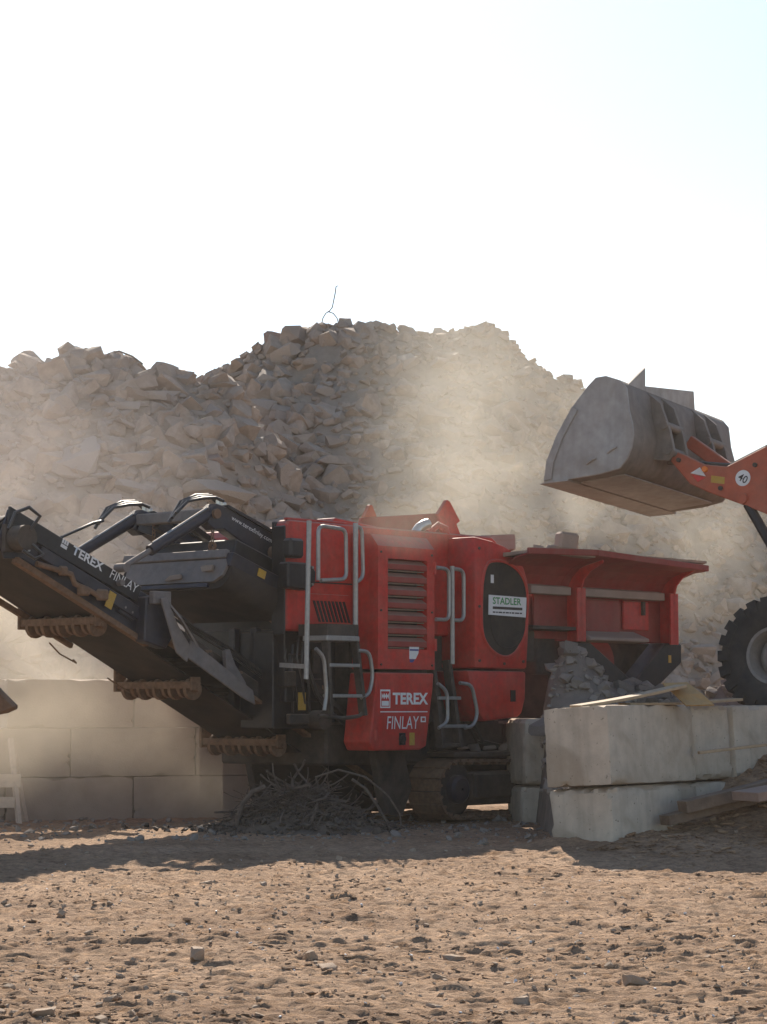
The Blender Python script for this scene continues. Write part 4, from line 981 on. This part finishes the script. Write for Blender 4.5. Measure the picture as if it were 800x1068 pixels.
tag(wires.obj('scrap_wire_tangle', 'wire', smooth=True), 'tangled heap of scrap reinforcing wire on the ground under the conveyor', 'scrap wire', kind='stuff')
bits = []
for k in range(900):
    x = hc.x + rng.gauss(0, .62); y = hc.y + rng.gauss(0, .4); s_ = rng.uniform(.012, .055); bits.append((x, y, max(.02, float(heap_z(x, y))) + rng.uniform(0, .03), s_))
tag(rubble_mesh('scrap_bits', bits, 'grime'), 'small dark scrap bits mixed into the wire heap under the conveyor', 'scrap')
for pts, r_, lab in (([(-1.62, 25.5, .02), (-1.60, 25.5, .18), (-1.55, 25.5, .34), (-1.44, 25.5, .47), (-1.30, 25.52, .52)], .03, 'thick curved bar standing at the left of the scrap heap'),
                 ([(-.75, 25.7, .62), (-.5, 25.7, .70), (-.2, 25.7, .62), (.05, 25.7, .42), (.18, 25.7, .22), (.2, 25.7, .05)], .012, 'long arched wire springing to the right from the scrap heap'),
                 ([(-.35, 25.6, .60), (-.2, 25.6, .5), (-.05, 25.6, .28), (.08, 25.6, .05)], .016, 'pale straightish rod leaning at the right of the scrap heap'),
                 ([(-.9, 25.3, .02), (-.78, 25.3, .16), (-.72, 25.32, .34)], .02, 'short rod leaning in the middle front of the scrap heap')):
    tag(MB().tube(pts, r_, 7).obj('bent_rod', 'wire', smooth=True), lab, 'metal rod', 'bent rods of the scrap heap')

# ------------------------------------------------------------------ wheel loader
hd = Vector((-.83, .56)).normalized()
LD = empty('wheel_loader', (5.13, 27.56, 1.27), (R(4.0), 0, math.atan2(hd.y, hd.x)))
tag(LD, 'orange red wheel loader holding its empty grey bucket high over the hopper', 'wheel loader')
def lpart(mb, name, mat, parent=None, **k): return mb.obj(name, mat, LD if parent is None else parent, **k)
def wheel(x, y, s):
    c = (x, y, .64)
    w = lpart(MB().lathe([(-.20, .30), (-.26, .36), (-.285, .52), (-.25, .65), (.25, .65), (.285, .52), (.26, .36), (.20, .30)], c, (0, 1, 0), 40), 'wheel', 'tyre', smooth=True, angle=50)
    lugs = MB()
    for k in range(22):
        a = 2 * math.pi * k / 22
        for sd in (-1, 1):
            a2 = a + (math.pi / 22 if sd > 0 else 0)
            Rm = Matrix.Rotation(a2, 3, 'Y'); cv = Vector(c)
            q = [Vector((-.055, sd * .30, .54)), Vector((.055, sd * .30, .54)), Vector((.06, sd * .285, .685)), Vector((-.06, sd * .285, .685)), Vector((-.02, sd * .02, .64)), Vector((.07, sd * .02, .64)), Vector((.08, sd * .02, .70)), Vector((-.03, sd * .02, .70))]
            vv = [lugs.bm.verts.new(cv + Rm @ p) for p in q]
            for f in ((0, 1, 2, 3), (7, 6, 5, 4), (0, 4, 5, 1), (1, 5, 6, 2), (2, 6, 7, 3), (3, 7, 4, 0)): lugs.bm.faces.new([vv[i] for i in f])
    lpart(lugs, 'tread_lugs', 'tyre', w)['kind'] = 'stuff'
    lpart(MB().lathe([(s * .03, .05), (s * .03, .25), (s * .18, .27), (s * .245, .30), (s * .25, .335), (s * .18, .335), (s * -.2, .31), (s * -.2, .05)], c, (0, 1, 0), 36), 'rim', 'rim', w, smooth=True)
    lpart(MB().lathe([(s * .04, .01), (s * .04, .20), (s * .15, .17), (s * .16, .01)], c, (0, 1, 0), 24), 'hub', 'rim', w, smooth=True)
for x in (0, -2.9):
    for s in (1, -1): wheel(x, s * .93, s)
# body outside the frame, to scale
lpart(MB().box((-3.6, -.62, .75), (.55, .62, 1.15)).box((-1.0, -.9, .55), (-.6, .9, .95)), 'loader_chassis', 'grime', bev=.05)
lpart(MB().prism([(-4.2, .95), (-1.75, .95), (-1.75, 1.95), (-2.1, 2.05), (-4.0, 1.9), (-4.25, 1.7)], -.8, .8), 'engine_hood', 'orange_red', bev=.06, seg=2)
cab = lpart(MB().box((-1.7, -.7, 1.15), (-.35, .7, 1.75)).box((-1.75, -.75, 2.88), (-.3, .75, 2.98)).box((-1.7, -.7, 1.75), (-1.62, -.62, 2.88)).box((-1.7, .62, 1.75), (-1.62, .7, 2.88)).box((-.43, -.7, 1.75), (-.35, -.62, 2.88)).box((-.43, .62, 1.75), (-.35, .7, 2.88)), 'cab', 'orange_red', bev=.02)
lpart(MB().box((-1.66, -.66, 1.751), (-.39, .66, 2.87)), 'cab_window', 'glass', cab)
lpart(MB().box((-.2, -.5, 1.1), (.35, .5, 1.7)), 'front_frame', 'orange_red', bev=.05)
def bucket(parent, half=1.4, add=lambda *a, **k: None):
    bp_ = [(2.29, 4.05), (2.15, 4.06), (1.95, 3.99), (1.86, 3.89), (1.82, 3.62), (1.77, 3.45), (1.75, 3.30), (1.77, 3.15), (1.83, 3.01), (1.93, 2.90), (2.20, 2.845), (2.93, 2.79)]
    sh = MB().sheet([[(a, y, b) for a, b in bp_[1:]] for y in np.linspace(-half, half, 5)], .03).obj('bucket', 'bucket_shell', parent, smooth=True, angle=40)
    sp = [(2.98, 2.775), (2.95, 3.05), (2.82, 3.36), (2.61, 3.71), (2.40, 3.95)] + bp_[:-1]
    for s in (1, -1):
        MB().prism(sp, s * (half - .005), s * (half + .03)).obj('side_plate', 'bucket', sh, bev=.006)
        MB().prism([(2.97, 2.80), (2.94, 3.05), (2.81, 3.36), (2.60, 3.71), (2.52, 3.66), (2.72, 3.32), (2.84, 3.02), (2.86, 2.82)], s * (half + .031), s * (half + .05)).obj('side_wear_strip', 'bucket', sh, bev=.004)
        for (a, b) in ((2.38, 2.98), (2.10, 3.10)):
            MB().tube([(a, s * (half + .03), b), (a - .06, s * (half + .045), b + .04), (a - .13, s * (half + .03), b + .07)], .018, 8).obj('side_lug', 'bucket', sh, smooth=True)
    MB().prism([(3.02, 2.765), (2.62, 2.785), (2.62, 2.81), (2.90, 2.80)], -half - .06, half + .06).obj('cutting_edge', 'bucket', sh)
    MB().prism([(2.58, 2.79), (1.98, 2.862), (1.98, 2.875), (2.58, 2.812)], -half + .2, half - .2).obj('wear_plate', 'bucket', sh)
    MB().prism([(.80, 3.92), (.80, 4.03), (-.52, 4.21), (-.56, 3.98), (-.56, 3.9)], 1.93, 1.955, axis='x').obj('spill_guard', 'bucket', sh)
    MB().prism([(1.25, 3.97), (.82, 4.26), (.805, 3.95)], 1.93, 1.96, axis='x').obj('spill_gusset', 'bucket', sh)
    for y in (.78, .42, -.42, -.78):
        MB().prism([(1.90, 3.95), (1.72, 3.80), (1.58, 3.45), (1.52, 3.20), (1.60, 3.08), (1.80, 3.10), (1.79, 3.5)], y - .03, y + .03).obj('hinge_plate', 'bucket_shell', sh, bev=.006)
    for z_, x_ in ((3.20, 1.60), (3.52, 1.66)):
        for y in (.60, -.60):
            MB().cyl((x_, y - .24, z_), (x_, y + .24, z_), .055, n=16).obj('hinge_pin', 'bucket_shell', sh, smooth=True)
    return sh
bucket(LD)
arm_p = [(1.64, 3.10), (1.58, 3.22), (1.46, 3.17), (1.18, 3.03), (.88, 2.99), (.38, 3.20), (.10, 3.22), (-.20, 2.95), (-.50, 2.2), (-.52, 1.75), (-.35, 1.65), (-.15, 1.8), (.05, 2.18), (.37, 2.39), (.62, 2.49), (1.11, 2.68), (1.37, 2.80)]
for y in (.60, -.60):
    a_ = lpart(MB().prism(arm_p, y - .06, y + .06), 'lift_arm', 'orange_red', bev=.012)
    lpart(MB().cyl((.62, y, 2.52), (-.1, y, 1.35), .06, n=14), 'lift_cylinder', 'black', smooth=True)
    lpart(MB().cyl((.66, y, 2.60), (.40, y, 2.16), .035, n=12), 'piston_rod', 'chrome', smooth=True)
    lpart(MB().cyl((.66, y - .1, 2.58), (.66, y + .1, 2.58), .07, n=14), 'pivot_pin', 'orange_red', a_, smooth=True)
    if y > 0:
        Y = y + .061
        tri = lpart(MB().prism([(1.235, 2.995), (1.36, 2.93), (1.155, 2.88)], Y, Y + .006), 'reflector_plate', 'white', a_)
        lpart(MB().prism([(1.345, 2.915), (1.155, 2.865), (1.26, 2.815)], Y, Y + .006), 'red_reflector', 'reflector', a_)
        lpart(MB().cyl((1.16, Y, 2.965), (1.16, Y + .035, 2.965), .036, n=16), 'side_marker_lamp', 'lens', a_, smooth=True)
        lpart(MB().prism([(1.08, 2.885), (.90, 2.855), (.905, 2.77), (1.085, 2.80)], Y, Y + .004), 'yellow_plate', 'yellow', a_)
        pl = lpart(MB().cyl((.66, Y, 2.83), (.66, Y + .006, 2.83), .098, n=28), 'speed_plate', 'white', a_)
        lettering('40', 'dark_print', pl, (.735, Y + .008, 2.815), (-1, 0, -.55), (-.55, 0, 1), .125, .095, bold=.01)
for dy in (.10, .16):
    lpart(MB().tube([(1.3, .60 - dy, 3.08), (.9, .60 - dy, 3.03), (.4, .60 - dy, 3.24), (.1, .6 - dy, 3.26), (-.2, .6 - dy, 2.99)], .022, 7), 'hydraulic_hose', 'hose', smooth=True)
for (a1, b1) in ((1.52, 3.10), (.50, 2.98), (.95, 2.72), (.25, 2.55)):
    lpart(MB().cyl((a1, .66, b1), (a1, .69, b1), .028, n=10), 'bolt', 'grime', smooth=True)
lpart(MB().beam((1.72, 0, 3.46), (1.0, 0, 2.95), .10, .16).beam((1.0, 0, 2.95), (.2, 0, 2.55), .12, .2), 'tilt_linkage', 'orange_red', bev=.012)
lpart(MB().box((.55, -.54, 2.62), (.75, .54, 2.82)), 'arm_crossbeam', 'orange_red', bev=.02)
lpart(MB().cyl((.15, 0, 2.50), (-.25, 0, 1.6), .07, n=14), 'tilt_cylinder', 'black', smooth=True)

# second machine's bucket poking in at the left edge
EB = empty('excavator_arm', (-3.47, 22.0, 1.39), (0, R(-4), R(8)))
tag(EB, 'dark steel bucket tip poking in from the left edge in front of the dust', 'excavator')
ep = [(0, 0), (-.14, .16), (-.34, .40), (-.62, .62), (-.95, .70), (-1.18, .52), (-1.22, .25), (-1.10, .02), (-.85, -.10), (-.45, -.08), (-.12, -.045)]
MB().prism(ep, -.55, .55).obj('bucket', 'rust', EB, bev=.03)
MB().beam((-1.0, 0, .5), (-3.4, 0, 2.6), .30, .40).obj('dipper_arm', 'black', EB, bev=.03)
MB().beam((-3.3, 0, 2.5), (-6.2, 0, .2), .35, .5).obj('boom', 'black', EB, bev=.03)
MB().box((-8.2, -1.1, -1.45), (-5.4, 1.1, .9)).obj('machine_body', 'grime', EB, bev=.1)

# faint trestle barrier in the dust at the far left
TB = tag(empty('trestle_barrier', (-4.62, 27.75, 0)), 'pale trestle barrier with two boards standing in the dust at the far left', 'barrier')
for s in (0, 1):
    x = -.9 if s else .2
    MB().beam((x + .10, -.25, 0), (x - .06, 0, 1.02), .05, .06).obj('leg', 'board', TB)
    MB().beam((x + .10, .25, 0), (x - .06, .02, 1.02), .05, .06).obj('leg', 'board', TB)
MB().box((-1.1, -.16, .44), (.30, -.13, .60)).obj('board', 'board', TB, bev=.004)
MB().box((-1.1, -.22, .20), (.24, -.19, .33)).obj('board', 'board', TB, bev=.004)

# ------------------------------------------------------------------ loose stones on the ground
def gz(x, y): return float(ground_z(x, y))
spots = []
while len(spots) < 110:
    y = rng.uniform(10.0, 19.5) if rng.random() < .8 else rng.uniform(19.5, 24); hw = .18 * y
    x = rng.uniform(-hw, hw)
    s = min(.055, .014 + rng.expovariate(1 / .009)); spots.append((x, y, s))
for (x, y, s) in spots: place_rock('stone', STONE, (x, y, gz(x, y) + s * .25), s, ground, squash=(.7, 1.1), tilt=.4)
for (a, b, s, sz) in ((325, 996, .030, 1.0), (343, 1004, .060, .62), (544, 1037, .045, .8), (208, 997, .050, .7), (190, 1034, .055, .55), (52, 1051, .055, .5), (455, 1012, .05, .6), (473, 989, .06, .5), (660, 1018, .08, .35), (650, 899, .20, .18), (456, 1040, .06, .4), (120, 1040, .04, .6)):
    d = F_ * 1.4 / (b + 4 - HZ); x = (a - 400) / F_ * d
    o = bpy.data.objects.new('stone', STONE[rng.randrange(len(STONE))]); COL.objects.link(o); o.parent = ground
    o.location = (x, d, gz(x, d) + s * sz * .3); o.scale = (s * 1.1, s, s * sz / .7); o.rotation_euler = (rng.uniform(-.2, .2), rng.uniform(-.3, .3), rng.uniform(0, 6))
items = []
while len(items) < 3800:
    y = 9.8 + 13.5 * rng.random() ** 1.3; hw = .185 * y; x = rng.uniform(-hw, hw)
    if fbm(x * .8, y * .8, 2, 91) < -.15 and rng.random() < .6: continue
    s = min(.024, .004 + rng.expovariate(1 / .005)); items.append((x, y, gz(x, y) + s * .1, s))
rubble_mesh('gravel', items, 'stone', ground)
items = []
while len(items) < 17000:
    y = 9.8 + 12 * rng.random() ** 1.15; hw = .185 * y; x = rng.uniform(-hw, hw); items.append((x, y))
gxy = np.array(items); gzz = ground_z(gxy[:, 0], gxy[:, 1]); dens = fbm(gxy[:, 0] * 1.3, gxy[:, 1] * 2.2, 3, 95)
clods = []
for (x, y), z, dn in zip(items, gzz, dens):
    if dn < 0 and rng.random() < .8: continue
    s = min(.024, .003 + rng.expovariate(1 / (.003 + .008 * max(0, dn)))); clods.append((x, y, z + s * .05, s))
nb = len(clods) + 1500
while len(clods) < nb:
    t = rng.uniform(-.4, 3.4); q = rng.uniform(.0, 1.3) ** 1.2; c = WC + WL * t + WNm * q; s = min(.05, .008 + rng.expovariate(1 / .010)); clods.append((c.x, c.y, gz(c.x, c.y) + s * .1, s))
rubble_mesh('dirt_clods', clods, 'dirt', ground, stretch=1.7, flat=.5, tilt=.3)
items = []
while len(items) < 170:
    y = 9.9 + 11 * rng.random() ** 1.2; x = rng.uniform(-.18 * y, .18 * y); s = rng.uniform(.004, .011); items.append((x, y, gz(x, y) + s * .5, s))
rubble_mesh('pale_chips', items, 'white', ground)
items = []
while len(items) < 900:
    x = rng.uniform(-5, 3.0); y = rng.uniform(23.5, 28.5); s = min(.06, .010 + rng.expovariate(1 / .014)); items.append((x, y, gz(x, y) + s * .2, s))
rubble_mesh('debris_litter', items, 'bank_rock', ground)

# ------------------------------------------------------------------ air: haze and dust
def haze_box():
    o = MB().box((-950, -250, -1.8), (950, 2100, 12.5)).obj('haze', 'dirt')
    m = bpy.data.materials.new('haze_air'); m.use_nodes = True; n, l = m.node_tree.nodes, m.node_tree.links
    n.remove(n['Principled BSDF']); v = n.new('ShaderNodeVolumePrincipled')
    v.inputs['Color'].default_value = (.92, .86, .80, 1); v.inputs['Density'].default_value = HAZE; v.inputs['Anisotropy'].default_value = .35
    l.new(v.outputs[0], n['Material Output'].inputs['Volume'])
    o.data.materials.clear(); o.data.materials.append(m); return tag(o, 'thin dusty haze hanging over the whole yard', 'haze', kind='stuff')
HAZE = 0.0004
def dust(loc, size, dens, seed, label, nscale=1.6, lo=.42, hi=.70, rot=(0, 0, 0), col=(.93, .82, .66)):
    bm = bmesh.new(); bmesh.ops.create_icosphere(bm, subdivisions=3, radius=1.0)
    me = bpy.data.meshes.new('dust_cloud'); bm.to_mesh(me); bm.free()
    o = bpy.data.objects.new('dust_cloud', me); COL.objects.link(o); o.location = loc; o.scale = size; o.rotation_euler = rot
    m = bpy.data.materials.new('airborne_dust'); m.use_nodes = True; n, l = m.node_tree.nodes, m.node_tree.links
    n.remove(n['Principled BSDF']); v = n.new('ShaderNodeVolumePrincipled')
    v.inputs['Color'].default_value = (*col, 1); v.inputs['Anisotropy'].default_value = .3
    tc = n.new('ShaderNodeTexCoord')
    ln = n.new('ShaderNodeVectorMath'); ln.operation = 'LENGTH'; l.new(tc.outputs['Object'], ln.inputs[0])
    f = n.new('ShaderNodeMapRange'); f.interpolation_type = 'SMOOTHSTEP'; f.inputs[1].default_value = 1.0; f.inputs[2].default_value = .25; f.inputs[3].default_value = 0; f.inputs[4].default_value = 1
    l.new(ln.outputs['Value'], f.inputs[0])
    mp = n.new('ShaderNodeMapping'); mp.inputs['Scale'].default_value = tuple(s * .42 for s in size); mp.inputs['Location'].default_value = (seed * 3.1, seed * 1.7, seed)
    l.new(tc.outputs['Object'], mp.inputs['Vector'])
    t = n.new('ShaderNodeTexNoise'); t.inputs['Scale'].default_value = nscale; t.inputs['Detail'].default_value = 3.0; t.inputs['Roughness'].default_value = .55; t.inputs['Distortion'].default_value = .6
    l.new(mp.outputs[0], t.inputs['Vector'])
    r = n.new('ShaderNodeMapRange'); r.inputs[1].default_value = lo; r.inputs[2].default_value = hi; r.inputs[3].default_value = .06; r.inputs[4].default_value = 1
    l.new(t.outputs['Fac'], r.inputs[0])
    a = n.new('ShaderNodeMath'); a.operation = 'MULTIPLY'; l.new(f.outputs[0], a.inputs[0]); l.new(r.outputs[0], a.inputs[1])
    b = n.new('ShaderNodeMath'); b.operation = 'MULTIPLY'; l.new(a.outputs[0], b.inputs[0]); b.inputs[1].default_value = dens
    l.new(b.outputs[0], v.inputs['Density']); l.new(v.outputs[0], n['Material Output'].inputs['Volume'])
    me.materials.append(m)
    return tag(o, label, 'dust', 'clouds of airborne dust', 'stuff')
haze_box()
dust((3.5, 36.8, 5.3), (4.8, 3.2, 4.4), .15, 1, 'pale dust cloud rising behind the hopper and loader bucket', col=(.94, .86, .73))
dust((1.15, 38.0, 6.4), (2.1, 2.6, 3.8), .105, 4, 'bright dust plume drifting up the middle of the mound to its summit', col=(.94, .87, .75), lo=.26, hi=.66, nscale=1.5)
dust((-5.7, 26.0, 1.6), (3.2, 1.6, 2.4), .66, 2, 'bright sunlit dust billowing under the raised conveyor', nscale=2.0, lo=.40, hi=.66)
dust((-2.7, 26.9, 1.1), (2.2, .8, 1.7), .24, 11, 'thinner brown dust drifting in front of the back wall', lo=.30, hi=.7, nscale=2.0)
dust((-5.4, 31.8, 2.4), (3.4, 2.0, 2.6), .30, 9, 'dust hanging behind the back wall under the conveyor', col=(.94, .86, .76))
dust((-8.2, 36.5, 4.4), (7.0, 3.0, 6.0), .15, 7, 'thin veil of dust hanging in front of the left part of the mound', lo=.30, hi=.75, col=(.94, .83, .76))
dust((0.25, 26.2, 3.5), (.8, .6, .5), .30, 3, 'faint puff of dust blowing over the crusher roof by the exhaust', lo=.3, hi=.7)
